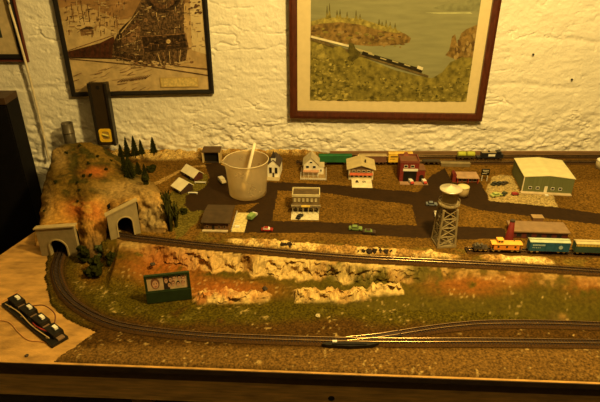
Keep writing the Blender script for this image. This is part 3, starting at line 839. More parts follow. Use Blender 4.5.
def oil_tank():
    A = G(462, 196, PL)
    root = thing('storage_tank', 'round pale yellow tank just behind the water tower', 'tank', A)
    h = hz(A, 462, 186)
    MB().lathe([(.0155, 0), (.0155, h - .003)], 24).build('shell', K('tank_tan', (.38, .27, .12)), root, True)
    MB().lathe([(.0162, h - .003), (.0162, h - .001), (.010, h + .0015), (.0005, h + .003)], 24).build('lid', K('tank_lid', (.66, .58, .28)), root, True)
oil_tank()

def round_tank():
    A = G(600, 168, PL)
    root = thing('storage_tank', 'white domed round tank cut off by the right edge beside the rear tracks', 'tank', A)
    h = hz(A, 600, 160)
    MB().lathe([(.014, 0), (.014, h - .002)], 24).build('shell', K('tank_grey', (.4, .32, .18)), root, True)
    MB().lathe([(.0145, h - .002), (.013, h + .002), (.008, h + .005), (.0005, h + .006)], 24).build('lid', WHITE, root, True)
round_tank()
def church():
    root, w, A = front('church', 'white wooden church with dark roof and pointed black steeple beside the bucket', 'model building', (267.5, 177), (279.5, 177.6))
    h = hz(A, 279, 165.5); dep = .052; rise = .017
    wm = K('church_white', (.82, .77, .62)); rm = K('church_roof', (.06, .04, .03))
    gable_x(root, w, dep, h, rise, wm, rm, ov=.002)
    s = MB().box(w/2 - .006, .001, h, w/2 + .006, .013, h + rise + .006).build('steeple', wm, root)
    z = h + rise + .006
    MB().add([(w/2 - .007, 0, z), (w/2 + .007, 0, z), (w/2 + .007, .014, z), (w/2 - .007, .014, z), (w/2, .007, z + .019)], [(0, 1, 4), (1, 2, 4), (2, 3, 4), (3, 0, 4), (3, 2, 1, 0)]).build('spire', K('spire_black', (.03, .02, .015)), root)
    for x in (.16, .62): window(root, w * x, h * .35, w * .22, h * .5, K('win_brown', (.15, .09, .04)))
    MB().box(w * .42, -.001, 0, w * .58, 0, h * .4).build('door', DARK, root)
    pad(root, -.003, -.022, w + .002, 0, K('yard_grey', (.45, .36, .2)), name='front_yard')
church()

def house():
    root, w, A = front('farmhouse', 'pale grey gabled house with fenced yard in the back row of the town', 'model building', (303.5, 176), (318.5, 176.3))
    h = hz(A, 304, 164.5); wm = K('house_grey', (.72, .66, .5)); rm = K('house_roof', (.44, .37, .22))
    gable_x(root, w, .046, h, .020, wm, rm, ov=.0025)
    x2 = w + .014
    b = MB().box(w, .012, 0, x2, .04, h * .7).build('side_wing', wm, root)
    MB().prism([(.010, h * .7), (.042, h * .7), (.026, h * .7 + .008)], w, x2 + .002, 'x').build('wing_roof', rm, b)
    p = MB().box(-.001, -.012, h * .48, w + .001, .001, h * .54).build('porch_roof', K('porch_pink', (.55, .30, .18)), root)
    for x in (0, .33, .66, 1.0): MB().cyl((w * x * .94 + .001, -.011, .0012), (w * x * .94 + .001, -.011, h * .48), .0006, 6).build('porch_post', WHITE, root)
    for x in (.15, .6): window(root, w * x, h * .68, w * .22, h * .25)
    window(root, w * .4, h + .004, w * .2, .006)
    window(root, w + .004, h * .25, .005, .008, y=.012)
    pad(root, -.008, -.026, x2 + .008, .05, K('yard_tan', (.30, .20, .08)), .001, 'yard')
    f = MB(); y0 = -.0255; xa, xb = -.0075, x2 + .0075
    for x in np.linspace(xa, xb, 14): f.box(x - .0005, y0 - .0003, .001, x + .0005, y0 + .0003, .007)
    f.box(xa, y0 - .0004, .0025, xb, y0 + .0004, .0033); f.box(xa, y0 - .0004, .005, xb, y0 + .0004, .0058)
    for xs_ in (xa, xb):
        for y in np.linspace(y0, .045, 11): f.box(xs_ - .0004, y - .0005, .001, xs_ + .0004, y + .0005, .007)
        f.box(xs_ - .0004, y0, .0025, xs_ + .0004, .045, .0033); f.box(xs_ - .0004, y0, .005, xs_ + .0004, .045, .0058)
    f.build('picket_fence', WHITE, root)
house()

def hotel():
    root, w, A = front('hotel', 'two-storey flat-roofed hotel with veranda and yellow sign on the central block', 'model building', (292.5, 211), (319.3, 211.4))
    h = hz(A, 293, 194.5); dep = .040
    wm = K('hotel_wall', (.19, .125, .045), var=.4); tm = K('hotel_trim', (.52, .44, .25))
    MB().box(0, 0, 0, w, dep, h - .004).build('walls', wm, root)
    MB().box(.002, .002, h - .004, w - .002, dep - .002, h - .003).build('roof', K('hotel_roof', (.10, .062, .022), var=.3), root)
    m = MB(); m.box(-.001, -.001, h - .006, w + .001, .0015, h); m.box(-.001, dep - .0015, h - .006, w + .001, dep + .001, h); m.box(-.001, .0015, h - .006, .0015, dep - .0015, h); m.box(w - .0015, .0015, h - .006, w + .001, dep - .0015, h)
    m.build('parapet', tm, root)
    for k in range(6): window(root, w * (.05 + .155 * k), h * .58, w * .085, h * .2, tm, pane=K('curtained_pane', (.55, .46, .25)))
    for k in (.08, .28, .64, .84): window(root, w * k, .006, w * .09, h * .2, tm)
    MB().box(w * .46, -.001, 0, w * .55, 0, h * .3).build('door', DARK, root)
    MB().box(-.003, -.016, h * .40, w + .003, 0, h * .44).build('veranda_roof', K('veranda_dark', (.13, .085, .04)), root)
    for k in range(6): MB().cyl((w * (.02 + .192 * k), -.0148, .0012), (w * (.02 + .192 * k), -.0148, h * .4), .0007, 6).build('veranda_post', tm, root)
    r = MB()
    for x in np.linspace(-.002, w + .002, 24): r.box(x - .0003, -.0158, h * .44, x + .0003, -.0152, h * .52)
    r.box(-.003, -.0159, h * .52, w + .003, -.0151, h * .54); r.build('balcony_railing', tm, root)
    MB().box(w * .33, -.0175, h * .45, w * .66, -.0162, h * .56).build('sign_board', K('sign_yellow', (.85, .6, .12)), root)
    pad(root, -.002, -.044, w * .98, 0, PAD, .001, 'pavement')
hotel()

def station():
    root, w, A = front('station_building', 'beige wide-gabled station building with red awning and white forecourt', 'model building', (348.5, 179.5), (373, 180))
    h = hz(A, 348, 168.5); dep = .060
    wm = K('station_wall', (.64, .56, .36)); rm = K('station_roof', (.50, .40, .2), var=.12)
    gable_x(root, w, dep, h, .011, wm, rm, ov=.006)
    MB().prism([(w * .1, h * .98), (w * .9, h * .98), (w * .5, h + .009)], -.0012, 0, 'y').build('gable_panel', K('gable_brown', (.11, .06, .03)), root)
    MB().box(w * .06, -.0012, h * .66, w * .94, 0, h * .95).build('upper_front', K('front_brown', (.2, .12, .055)), root)
    for k in range(4): window(root, w * (.13 + .2 * k), h * .70, w * .13, h * .19, CREAM, y=-.0012)
    MB().prism([(-.0085, h * .5), (0, h * .58), (0, h * .62), (-.0085, h * .55)], w * .03, w * .97, 'x').build('awning', K('awning_red', (.55, .12, .05)), root)
    for k in range(5): window(root, w * (.08 + .175 * k), h * .22, w * .12, h * .24, CREAM)
    MB().box(w * .64, dep * .35, h + .004, w * .70, dep * .35 + .005, h + .017).build('chimney', DARK, root)
    pad(root, w * .12, -.050, w * .93, 0, K('forecourt_white', (.74, .66, .45)), .001, 'forecourt')
station()
def figure_crates():
    for i, (px, py) in enumerate(((357, 182.5), (364, 182.3))):
        A = G(px, py, PL + .0012)
        root = thing('luggage_cart', ('dark luggage cart on the left of the white station forecourt', 'cream luggage cart near the middle of the white station forecourt')[i], 'cart', A, .2 * i, 'carts on the station forecourt')
        m = (DARK, CREAM)[i]
        MB().box(-.004, -.002, .002, .004, .002, .003).build('deck', DARK, root)
        MB().box(-.003, -.0018, .003, .002, .0018, .0065).build('load', m, root)
        for x in (-.0028, .0028):
            MB().cyl((x, -.0024, .0013), (x, .0024, .0013), .0013, 8).build('wheel', WHEEL, root)
figure_crates()

def fire_station():
    root, w, A = front('fire_station', 'red brick fire station with white sign band and garage doors in the back row', 'model building', (399, 181.5), (417.5, 181.8))
    h = hz(A, 399, 163); dep = .05
    MB().box(0, 0, 0, w, dep, h).build('walls', BRICK, root)
    m = MB(); m.box(-.001, -.001, h, w + .001, .002, h + .006); m.box(-.001, .002, h, .002, dep, h + .006); m.box(w - .002, .002, h, w + .001, dep, h + .006); m.box(-.001, dep - .001, h, w + .001, dep + .001, h + .006)
    m.build('parapet', K('parapet_brown', (.18, .05, .028)), root)
    MB().box(.002, .002, h, w - .002, dep - .001, h + .001).build('roof', K('fire_roof', (.17, .075, .035)), root)
    MB().prism([(w * .4 + .006 * math.cos(t), h + .006 + .006 * math.sin(t)) for t in np.linspace(0, math.pi, 10)] + [(w * .4 - .006, h), (w * .4 + .006, h)], dep - .004, dep + .0011, 'y').build('crest', K('crest_brown', (.3, .1, .05)), root)
    MB().box(w * .16, -.0015, h * .58, w * .95, 0, h * .70).build('sign_band', WHITE, root)
    MB().box(w * .2, -.001, .001, w * .9, 0, h * .55).build('garage_door', BLACK, root)
    for x in (.2, .55): window(root, w * x, h * .76, w * .2, h * .14, CREAM)
    wx = w + .018; h2 = h * .62
    wg = MB().box(w, 0, 0, wx, dep * .8, h2).build('side_wing', BRICK, root)
    arc = [(w + .009 + .006 * math.cos(t), h2 * .45 + .006 * math.sin(t)) for t in np.linspace(0, math.pi, 9)] + [(w + .003, .001), (w + .015, .001)]
    MB().prism(arc, -.001, 0, 'y').build('arched_door', BLACK, wg)
    MB().box(w - .001, -.001, h2, wx + .001, dep * .8 + .001, h2 + .002).build('wing_roof', K('fire_roof', (.17, .075, .035)), wg)
    pad(root, .001, -.02, wx + .008, 0, K('apron_brown', (.34, .2, .11)), .001, 'apron')
    return A
fire_station()

def vehicle(name, label, cat, px, py, ang, L, bodym, cabm=GLASS, kind='car', z=PL + .0006, group='road vehicles in the model town'):
    A = G(px, py, z)
    root = thing(name, label, cat, A, math.radians(ang), group); wd = L * .42; hh = L * .135
    if kind == 'car':
        prof = [(-L/2, hh*.5), (-L/2, hh*1.25), (-L*.42, hh*1.5), (L*.40, hh*1.45), (L/2, hh*1.15), (L/2, hh*.5)]
        MB().prism(prof, -wd/2, wd/2, 'y').build('body', bodym, root)
        c = MB().prism([(-L*.34, hh*1.45), (-L*.24, hh*2.3), (L*.10, hh*2.3), (L*.24, hh*1.45)], -wd*.44, wd*.44, 'y').build('cabin', cabm, root)
        MB().box(-L*.24, -wd*.42, hh*2.3, L*.10, wd*.42, hh*2.4).build('cabin_roof', bodym, c)
    elif kind == 'truck':
        MB().box(-L/2, -wd/2, hh*.6, L/2, wd/2, hh*1.0).build('chassis', DARK, root)
        MB().box(-L/2, -wd*.52, hh, L*.18, wd*.52, hh*3.1).build('cargo_box', bodym, root)
        c = MB().prism([(L*.21, hh), (L/2, hh), (L/2, hh*1.7), (L*.42, hh*2.5), (L*.21, hh*2.5)], -wd*.47, wd*.47, 'y').build('cab', cabm, root)
        MB().box(L*.26, -wd*.49, hh*1.7, L*.40, wd*.49, hh*2.3).build('cab_window', GLASS, c)
    elif kind == 'pickup':
        MB().box(-L/2, -wd/2, hh*.5, L/2, wd/2, hh*1.1).build('body', bodym, root)
        m = MB(); m.box(-L/2, -wd/2, hh*1.1, L*.05, -wd*.42, hh*1.6); m.box(-L/2, wd*.42, hh*1.1, L*.05, wd/2, hh*1.6); m.box(-L/2, -wd*.42, hh*1.1, -L*.46, wd*.42, hh*1.6); m.build('cargo_bed', bodym, root)
        c = MB().prism([(L*.06, hh*1.1), (L*.09, hh*2.3), (L*.24, hh*2.3), (L*.32, hh*1.5), (L*.5, hh*1.4), (L*.5, hh*1.1)], -wd*.46, wd*.46, 'y').build('cab', bodym, root)
        MB().box(L*.10, -wd*.48, hh*1.55, L*.23, wd*.48, hh*2.15).build('cab_window', GLASS, c)
    for x in (-L*.30, L*.30):
        for s in (-1, 1):
            MB().cyl((x, s * wd * .5 - .0006, hh*.55), (x, s * wd * .5 + .0006, hh*.55), hh*.55, 10).build('wheel', WHEEL, root)
    return root
SILV = K('silver_paint', (.55, .5, .4), rough=.35)
LGREEN = K('light_green_paint', (.17, .25, .07), rough=.4)
vehicle('toy_car', 'red car with white front end on the lower street', 'car', 267.2, 230.5, -4, .027, K('car_red', (.30, .02, .012), rough=.35), WHITE)
vehicle('toy_car', 'pale green car on the lower street, in the centre of the layout', 'car', 355.5, 229.5, -6, .031, LGREEN, K('pane_green', (.08, .1, .04)))
vehicle('toy_car', 'dark car with pale green tail just right of the pale green car', 'car', 369, 233, -6, .030, K('car_dark', (.05, .03, .02), rough=.35), LGREEN)
vehicle('toy_car', 'silver blue car on the cross street left of the water tower top', 'car', 431.5, 205, -6, .028, K('car_blue', (.16, .18, .2), rough=.35))
vehicle('pickup_truck', 'silver pickup truck behind the trestle of the water tower', 'truck', 436.5, 215, 82, .026, SILV, SILV, 'pickup')
vehicle('toy_car', 'black car parked on the pale pavement in front of the hotel', 'car', 299.7, 217.3, 62, .024, K('car_black', (.02, .018, .015), rough=.3), z=PL + .0016)
vehicle('delivery_truck', 'white truck with green cargo box by the fenced yard near the bucket', 'truck', 252.5, 218, 62, .030, K('box_green', (.22, .34, .10)), WHITE, 'truck')
vehicle('delivery_truck', 'white box truck on the street just left of the bucket', 'truck', 222.3, 182.5, -62, .031, WHITE, WHITE, 'truck')
vehicle('delivery_truck', 'red truck parked at the left corner of the green warehouse', 'truck', 515, 195, 5, .018, K('truck_red', (.32, .04, .03)), K('cab_red', (.25, .03, .02)), 'truck', z=PL + .0006)
vehicle('toy_car', 'pale lime car on the concrete lot left of the green warehouse', 'car', 496, 196, 20, .031, K('car_lime', (.45, .48, .14), rough=.4), LGREEN)
vehicle('toy_car', 'dark green car beside the pale lime car on the concrete lot', 'car', 504, 194.5, 50, .024, K('car_dgreen', (.04, .055, .02), rough=.4))
for i, px in enumerate((494.5, 499.5, 504.5)):
    vehicle('toy_car', ('first dark car in the row of three on the lot behind the lime car', 'middle dark car in the row of three on the lot behind the lime car', 'dark car at the right end of the row of three on the lot')[i], 'car', px, 184.5 - i * .3, 40, .025, K('car_olive%d' % i, ((.045, .045, .02), (.03, .03, .018), (.06, .04, .02))[i], rough=.4))
vehicle('fire_engine', 'red and white fire engine leaving the black garage door of the fire station', 'fire engine', 411, 183.2, -80, .022, WHITE, K('engine_red', (.5, .05, .03)), 'truck', z=PL + .0012)
vehicle('fire_engine', 'red and white fire engine in front of the arched door of the fire station wing', 'fire engine', 424, 183.0, -80, .022, WHITE, K('engine_red', (.5, .05, .03)), 'truck', z=PL + .0012)

def shop():
    root, w, A = front('shop', 'low red shop with tan roof and dark shopfront behind the water tower', 'model building', (456.5, 182), (477.5, 182.4))
    h = .014; dep = .034
    MB().box(0, 0, 0, w, dep, h).build('walls', BRICK, root)
    MB().box(-.002, -.008, h, w + .002, dep, h + .002).build('roof', K('shop_roof', (.40, .25, .14)), root)
    for k in range(4): window(root, w * (.04 + .24 * k), .0025, w * .18, .009, K('shop_trim', (.3, .2, .13)))
    for k in (.0, .5, .97): MB().box(w * k, -.0075, 0, w * k + .0015, -.006, h).build('post', RED, root)
    MB().prism([(-.012, 0), (-.002, 0), (-.002, .022), (-.007, .028), (-.012, .022)], 0, .022, 'y').build('red_gable', BRICK, root)
shop()
def small_sign():
    A = G(484, 181, PL)
    root = thing('roadside_sign', 'dark roadside sign board on posts right of the red shop', 'sign', A, math.radians(-8))
    h = hz(A, 484, 169)
    for x in (-.007, .007): MB().cyl((x, 0, 0), (x, 0, h * .6), .0008, 6).build('post', WHITE, root)
    b = MB().box(-.011, -.001, h * .5, .011, .001, h).build('board', BLACK, root)
    m = MB()
    for r_ in (.62, .76, .88): m.box(-.008 + .003 * (r_ == .76), -.0013, h * r_, .008 - .004 * (r_ == .62), -.0009, h * r_ + .0012)
    m.build('lettering', CREAM, b)
small_sign()
def platform():
    root, w, A = front('loading_platform', 'grey concrete loading platform on the rear edge behind the red shop', 'platform', (441, 166.5), (470, 167))
    MB().box(0, 0, 0, w, .014, .009).build('block', K('platform_grey', (.20, .15, .07)), root)
    MB().box(-.001, -.001, .009, w + .001, .015, .0105).build('deck', K('platform_deck', (.26, .2, .1)), root)
platform()

def barn(label, c4, wallcol):
    """barn with one white roof slope; c4: eave left, ridge left, ridge right, eave right in the photograph"""
    zr, ze = PL + .028, PL + .013
    e0, e1, r0 = G(*c4[0], ze), G(*c4[3], ze), G(*c4[1], zr)
    ax = e1 - e0; ang = math.atan2(ax.y, ax.x); L = ax.length
    dep = abs((r0 - e0).dot(Vector((-math.sin(ang), math.cos(ang), 0)))); h = ze - PL; h2 = zr - PL
    root = thing('barn', label, 'model building', Vector((e0.x, e0.y, TZ + PL + .0004)), ang)
    wm = K('barn_' + wallcol, {'red': (.075, .022, .010), 'dark': (.05, .025, .012)}[wallcol])
    k = (h2 - h) / dep; i_ = .002
    MB().prism([(i_, 0), (dep, 0), (dep + .012, 0), (dep + .012, h + .004), (dep, h2 - .0015), (i_, h + k * i_ - .0015)], .002, L - .002, 'x').build('walls', wm, root)
    MB().prism([(-.001, h - k * .001 - .0014), (dep, h2 - .0014), (dep + .014, h + .002), (dep + .014, h + .0034), (dep, h2), (-.001, h - k * .001)], -.0005, L + .0005, 'x').build('roof', K('barn_roof', (.78, .70, .48), var=.08), root)
    MB().box(L * .38, .0008, 0, L * .58, .002, h * .8).build('door', BLACK, root)
    for x in (.1, .72): window(root, L * x, h * .35, L * .12, h * .35, y=.002)
barn('white-roofed barn nearer the wall, the farther of the two beside the mountain', [(181, 170.6), (189.4, 165.6), (198, 170.6), (193.5, 178)], 'red')
barn('white-roofed barn next to the palms, the nearer of the two beside the mountain', [(171, 185.5), (178.7, 177), (187, 182.5), (180.5, 191)], 'dark')
for lab, a, b in (('white bench strip in front of the farther white-roofed barn', (194.5, 183.5), (206, 183.7)), ('white bench strip in front of the nearer white-roofed barn', (188, 194), (197.5, 194.2))):
    root, w, A = front('bench', lab, 'bench', a, b, group='benches by the barns')
    MB().box(0, 0, .003, w, .0045, .004).build('seat', WHITE, root)
    for x in (.06, .94):
        MB().box(w * x - .0007, .0005, 0, w * x + .0007, .004, .003).build('leg', WHITE, root)

def depot():
    root, w, A = front('depot', 'low dark brown depot with wide dark roof left of the fenced yard', 'model building', (204, 230), (228.5, 230.6))
    h = .022; dep = .078
    wm = K('depot_wall', (.12, .058, .022)); rm = K('depot_roof', (.058, .034, .013), var=.25)
    gable_y(root, w, dep, h, .006, wm, rm, ov=.005)
    MB().box(w * .34, -.001, .001, w * .44, 0, .013).build('door', BLACK, root)
    for x in (.1, .58, .8): window(root, w * x, .006, w * .1, .007, K('depot_trim', (.25, .14, .07)))
    pad(root, -.003, -.008, w * .98, 0, K('platform_white', (.5, .4, .24)), .002, 'platform_edge')
    y = MB().box(w + .008, -.006, 0, w + .038, .085, .001).build('yard', K('yard_cream', (.6, .48, .2), var=.35, scale=180), root)
    f = MB()
    for k in np.linspace(0, 1, 12): f.box(w + .008 - .0005, -.006 + .09 * k, .001, w + .008 + .0005, -.0055 + .09 * k, .007)
    f.box(w + .0077, -.006, .0052, w + .0083, .085, .006); f.build('yard_fence', WHITE, root)
    MB().box(w + .013, .012, .001, w + .024, .018, .005).build('trough', WHITE, root)
depot()

def underpass():
    A = G(204, 163, PL); B = G(219, 163, PL); d = B - A
    root = thing('road_underpass', 'black road underpass with pale side walls at the back wall left of the bucket', 'underpass', A, 0)
    w = d.length; h = hz(A, 204, 152.8)
    for x in (-.004, w): MB().box(x, 0, 0, x + .004, .045, h).build('side_wall', K('underpass_pale', (.6, .45, .2)), root)
    MB().box(-.005, 0, h, w + .005, .045, h + .0025).build('lintel', K('underpass_top', (.09, .05, .02)), root)
    MB().box(0, .012, 0, w, .045, h).build('back_panel', BLACK, root)
    MB().box(0, 0, 0, w, .0115, .0008).build('roadway', K('underpass_road', (.03, .02, .012)), root)
underpass()

# ------------------------------------------------------------------ bucket and its stirrer
def bucket():
    A = G(248, 193.5, PL)
    root = thing('plastic_bucket', 'translucent white plastic bucket with a pouring lip standing in the model town', 'bucket', A)
    z1 = P(247, 159.3, A.y).z - A.z
    sb = (P(266.8, 192, A.y) - P(229.8, 192, A.y)).length / 2; st_ = (P(269.0, 159, A.y) - P(225.3, 159, A.y)).length / 2
    seg = 48; prof = [(sb * .9, .0008), (sb, .004)]
    for k in range(1, 9): prof.append((sb + (st_ - sb) * k / 8, .004 + (z1 - .004) * k / 8))
    th = .0013
    inner = [(r - th, z) for r, z in prof[::-1]]
    inner[-1] = (sb * .9 - th, .0035)
    full = prof + [(st_ + .0012, z1 + .0006), (st_ - th, z1 + .0008)] + inner
    m = MB(); vs = []; fs = []
    for r, z in full:
        for k in range(seg):
            a = 2 * math.pi * k / seg; q = 1.0; dz = 0
            da = (a - math.radians(195) + math.pi) % (2 * math.pi) - math.pi
            lip = math.exp(-(da / .16) ** 2) * max(0, (z - z1 * .86) / (z1 * .14)) if z > z1 * .86 else 0
            rr = r + .009 * lip; vs.append((rr * math.cos(a), rr * math.sin(a), z + .002 * lip))
    n = len(full)
    for i in range(n - 1):
        for k in range(seg): fs.append((i*seg+k, i*seg+(k+1) % seg, (i+1)*seg+(k+1) % seg, (i+1)*seg+k))
    fs.append(tuple(range(seg-1, -1, -1))); fs.append(tuple(range((n-1)*seg, n*seg)))
    mt = bpy.data.materials.new('milky_plastic'); mt.use_nodes = True; nt = mt.node_tree; N = nt.nodes; L = nt.links
    out = N['Material Output']; b = N['Principled BSDF']; b.inputs['Base Color'].default_value = (.92, .84, .64, 1); b.inputs['Roughness'].default_value = .35
    tl = N.new('ShaderNodeBsdfTranslucent'); tl.inputs['Color'].default_value = (.92, .82, .58, 1)
    tr = N.new('ShaderNodeBsdfTransparent'); tr.inputs['Color'].default_value = (.95, .88, .72, 1)
    mx = N.new('ShaderNodeMixShader'); mx.inputs[0].default_value = .55; L.new(b.outputs[0], mx.inputs[1]); L.new(tl.outputs[0], mx.inputs[2])
    nz = N.new('ShaderNodeTexNoise'); nz.inputs['Scale'].default_value = 25
    tc = N.new('ShaderNodeTexCoord'); L.new(tc.outputs['Object'], nz.inputs['Vector'])
    mr = N.new('ShaderNodeMapRange'); mr.inputs['To Min'].default_value = .62; mr.inputs['To Max'].default_value = .80; L.new(nz.outputs['Fac'], mr.inputs['Value'])
    m2 = N.new('ShaderNodeMixShader'); L.new(mr.outputs[0], m2.inputs[0]); L.new(mx.outputs[0], m2.inputs[1]); L.new(tr.outputs[0], m2.inputs[2]); L.new(m2.outputs[0], out.inputs['Surface'])
    m.add(vs, fs); m.build('bucket_wall', mt, root, True)
    # rim bead
    bead = MB(); bead.tube([((st_ + .0009 + .009 * math.exp(-((((2*math.pi*k/48) - math.radians(195) + math.pi) % (2*math.pi) - math.pi) / .16) ** 2)) * math.cos(2*math.pi*k/48),
                             (st_ + .0009 + .009 * math.exp(-((((2*math.pi*k/48) - math.radians(195) + math.pi) % (2*math.pi) - math.pi) / .16) ** 2)) * math.sin(2*math.pi*k/48), z1 + .0002) for k in range(49)], .0010, 8)
    bead.build('rim', K('rim_white', (.72, .62, .4), rough=.4), root, True)
    # brush standing in it
    a = P(243.5, 194, A.y - .004) ; b_ = P(254.8, 143, A.y + .036)
    a.z = TZ + PL + .0095
    s = thing('stirring_brush', 'cream handled brush standing in the plastic bucket', 'brush', a)
    d = b_ - a; q = d.normalized()
    MB().tube([q * .022, q * .05, q * .09, d], .0040, 10).build('handle', K('brush_cream', (.85, .76, .55), var=.06), s, True)
    MB().lathe([(.004, .0), (.0085, .002), (.0075, .014), (.0035, .024)], 16).build('head', K('brush_head', (.8, .68, .42), bump=.001, bscale=300), s, True)
bucket()

# ------------------------------------------------------------------ trees
def conifer(label, px, py, top, wpx, base=None, group='model trees beside the mountain', m=DGREEN, y=None):
    A = base if base is not None else (P(px, py, y) if y else G(px, py, PL))
    h = hz(A, px, top); r = 1.25 * wpx / 2 * (A - CAM).length / F
    root = thing('pine_tree', label, 'tree', A, random.uniform(0, 6), group)
    MB().cyl((0, 0, -.004), (0, 0, h * .5), r * .14, 6, r * .06).build('trunk', DARK, root)
    mb = MB(); L = 9
    for i in range(L):
        t = i / L; z0 = h * (.08 + .92 * t); z1 = min(h, z0 + h * .22); rr = r * (1 - t) ** .85 + r * .04; n = 11
        vs = [(0, 0, z1)]
        for k in range(n * 2):
            a = math.pi * k / n + i; q = rr * (1.0 if k % 2 else .55) * random.uniform(.8, 1.15)
            vs.append((q * math.cos(a), q * math.sin(a), z0 - (.012 * h if k % 2 else -.01 * h)))
        mb.add(vs, [(0, 1 + k, 1 + (k + 1) % (2 * n)) for k in range(2 * n)] + [tuple(range(2 * n, 0, -1))])
    mb.build('foliage', m, root); return root
def bush(label, pos, r, sq=1.0, m=DGREEN, n=9, group='low bushes on the mountain', name='bush', sink=.25):
    root = thing(name, label, 'bush', pos, 0, group)
    mb = MB()
    for i in range(n):
        c = (random.uniform(-.6, .6) * r, random.uniform(-.6, .6) * r, r * sq * random.uniform(.25, 1.0) - r * sink * .5)
        mb.blob(c, r * random.uniform(.4, .6), 1, 8, 5, .4)
    mb.build('foliage', m, root)
    MB().cyl((0, 0, -r * .3), (0, 0, r * .5), r * .12, 6).build('stem', DARK, root); return root
row = [('small pine tree at the left end of the row by the mountain crest', 121.5, 157, 144, 6), ('tall narrow pine tree second from left in the row by the mountain crest', 128, 158, 136.5, 7),
       ('tallest pine tree in the middle of the row by the mountain crest', 135.5, 157, 135, 7.5), ('pine tree fourth in the row by the mountain crest', 142, 155, 139, 6), ('lone pine tree standing apart at the right end against the wall', 154, 153.5, 136.5, 7)]
for lab, px, py, top, wp in row: conifer(lab, px, py, top, wp, y=1.46)
conifer('broad dark pine tree on the right shoulder of the mountain below the row', 130.5, 182, 156, 12, base=on_mountain(130.5, 177))
conifer('short pine tree right of the broad dark pine on the mountain shoulder', 140, 175, 161, 7, base=on_mountain(139, 174))
conifer('slim pine tree on the mountain shoulder left of the broad dark pine', 125.5, 176, 150, 6, base=on_mountain(125.5, 171))
conifer('slim dark pine tree lowest on the right shoulder of the mountain', 146.5, 186, 163, 6.5, base=on_mountain(146, 180))
bush('round dark bush behind the mountain shoulder, above the farther barn', P(151.5, 171, 1.36), .0125, 1.1)
bush('tall dark bush at the right foot of the mountain shoulder', on_mountain(146, 184) , .012, 1.8)
dots = [(66, 153, 'left of the crest'), (79, 146, 'on the very top of the mountain'), (98, 157, 'right of the crest'), (88, 163.5, 'in the middle of the upper slope'), (83, 176, 'below the middle of the upper slope'),
        (90.5, 175, 'just above the orange streak'), (107, 169, 'low on the right shoulder'), (112, 161, 'high on the right shoulder'), (77, 183, 'halfway down the front slope'), (56, 182, 'on the left shoulder'),
        (78.5, 190, 'above the orange patch'), (77, 201, 'on the orange patch'), (44, 211, 'on the left edge above the lower portal'), (109.5, 212, 'beside the coping of the upper portal')]
for px, py, wh in dots: bush('tiny dark bush ' + wh + ' of the model mountain' if 'mountain' not in wh else 'tiny dark bush ' + wh, on_mountain(px, py), .0048 if py < 190 else .0042, 1.0, n=6)
# greenery beside the right flank and at the foot
def fronds(label, pos, h, r, m, n=46, group='leafy plants beside the mountain'):
    root = thing('leafy_plant', label, 'plant', pos, 0, group); mb = MB()
    for i in range(n):
        a = random.uniform(0, 6.28); q = r * random.uniform(.4, 1.1); hh = h * random.uniform(.45, 1.0)
        c = Vector((math.cos(a), math.sin(a), 0)); sd = Vector((-math.sin(a), math.cos(a), 0)) * r * .11
        b0 = c * r * .15; p1 = c * q * .6 + Vector((0, 0, hh)); p2 = c * q + Vector((0, 0, hh * .8))
        mid = c * q * .3 + Vector((0, 0, hh * .55))
        mb.add([b0 - sd * .5, b0 + sd * .5, mid + sd, mid - sd, p1 + sd * .8, p1 - sd * .8, p2], [(0, 1, 2, 3), (3, 2, 4, 5), (5, 4, 6)])
    mb.build('fronds', m, root)
    MB().cyl((0, 0, -.002), (0, 0, h * .4), r * .06, 6).build('stem', DARK, root)
FR = K('frond_green', (.040, .038, .006), rough=.8, var=.5, spec=.05)
for lab, px, py, h, r in (('tall leafy plant below the nearer barn, leftmost of the clump', 165, 221, .075, .019), ('tall leafy plant in the centre of the clump below the nearer barn', 171, 231, .080, .022), ('leafy plant on the right of the clump below the nearer barn', 176.5, 227, .066, .018),
                          ('leafy plant at the top of the clump touching the nearer barn', 168, 208, .050, .018)):
    p = G(px, py, PL); fronds(lab, p, h, r, FR)
bush('round dark bush between the palms and the brown depot', G(183.5, 213.5, PL), .0105, 1.2, group='bushes by the town', m=DGREEN)
for lab, px, py, r, sq, m in (('dark green bush at the mountain foot, just right of the lower portal', 86, 262, .015, 2.6, DGREEN), ('large dark green bush at the mountain foot between the two tunnels', 96, 275, .018, 2.2, DGREEN), ('dark bush under the left end of the upper portal', 113, 265, .013, 2.0, DGREEN),
                           ('mid green bush between the two tunnels above the large dark bush', 103, 258, .013, 2.6, MGREEN)):
    bush(lab, G(px, py, .006), r, sq, m, n=16, group='bushes at the mountain foot')

# ------------------------------------------------------------------ small loose rocks and debris
for lab, px, py, z, s, m in (('small white stone lying beside the upper track', 425, 255.5, PL + .002, .0035, WHITE), ('dark stone on the grass below the orange slope', 421, 308, ZL, .0035, DARK), ('pale stone on the grass under the middle outcrop', 318, 316, ZL, .0045, K('stone_pale', (.5, .4, .2))),
                          ('dark stone at the right end of the left rock outcrop', 265, 289, .011, .0055, DARK), ('dark stone on the bank behind the billboard', 153, 265, .03, .006, DARK), ('brown chip lying on the bare plywood below the controller', 27, 356, .0, .0035, DARK)):
    p = G(px, py, z); mb = MB(); mb.blob((0, 0, s * .4), s, .6, 9, 6, .3)
    o = mb.build('stone', m); o.location = p; tag(o, lab, 'stone', 'loose stones')

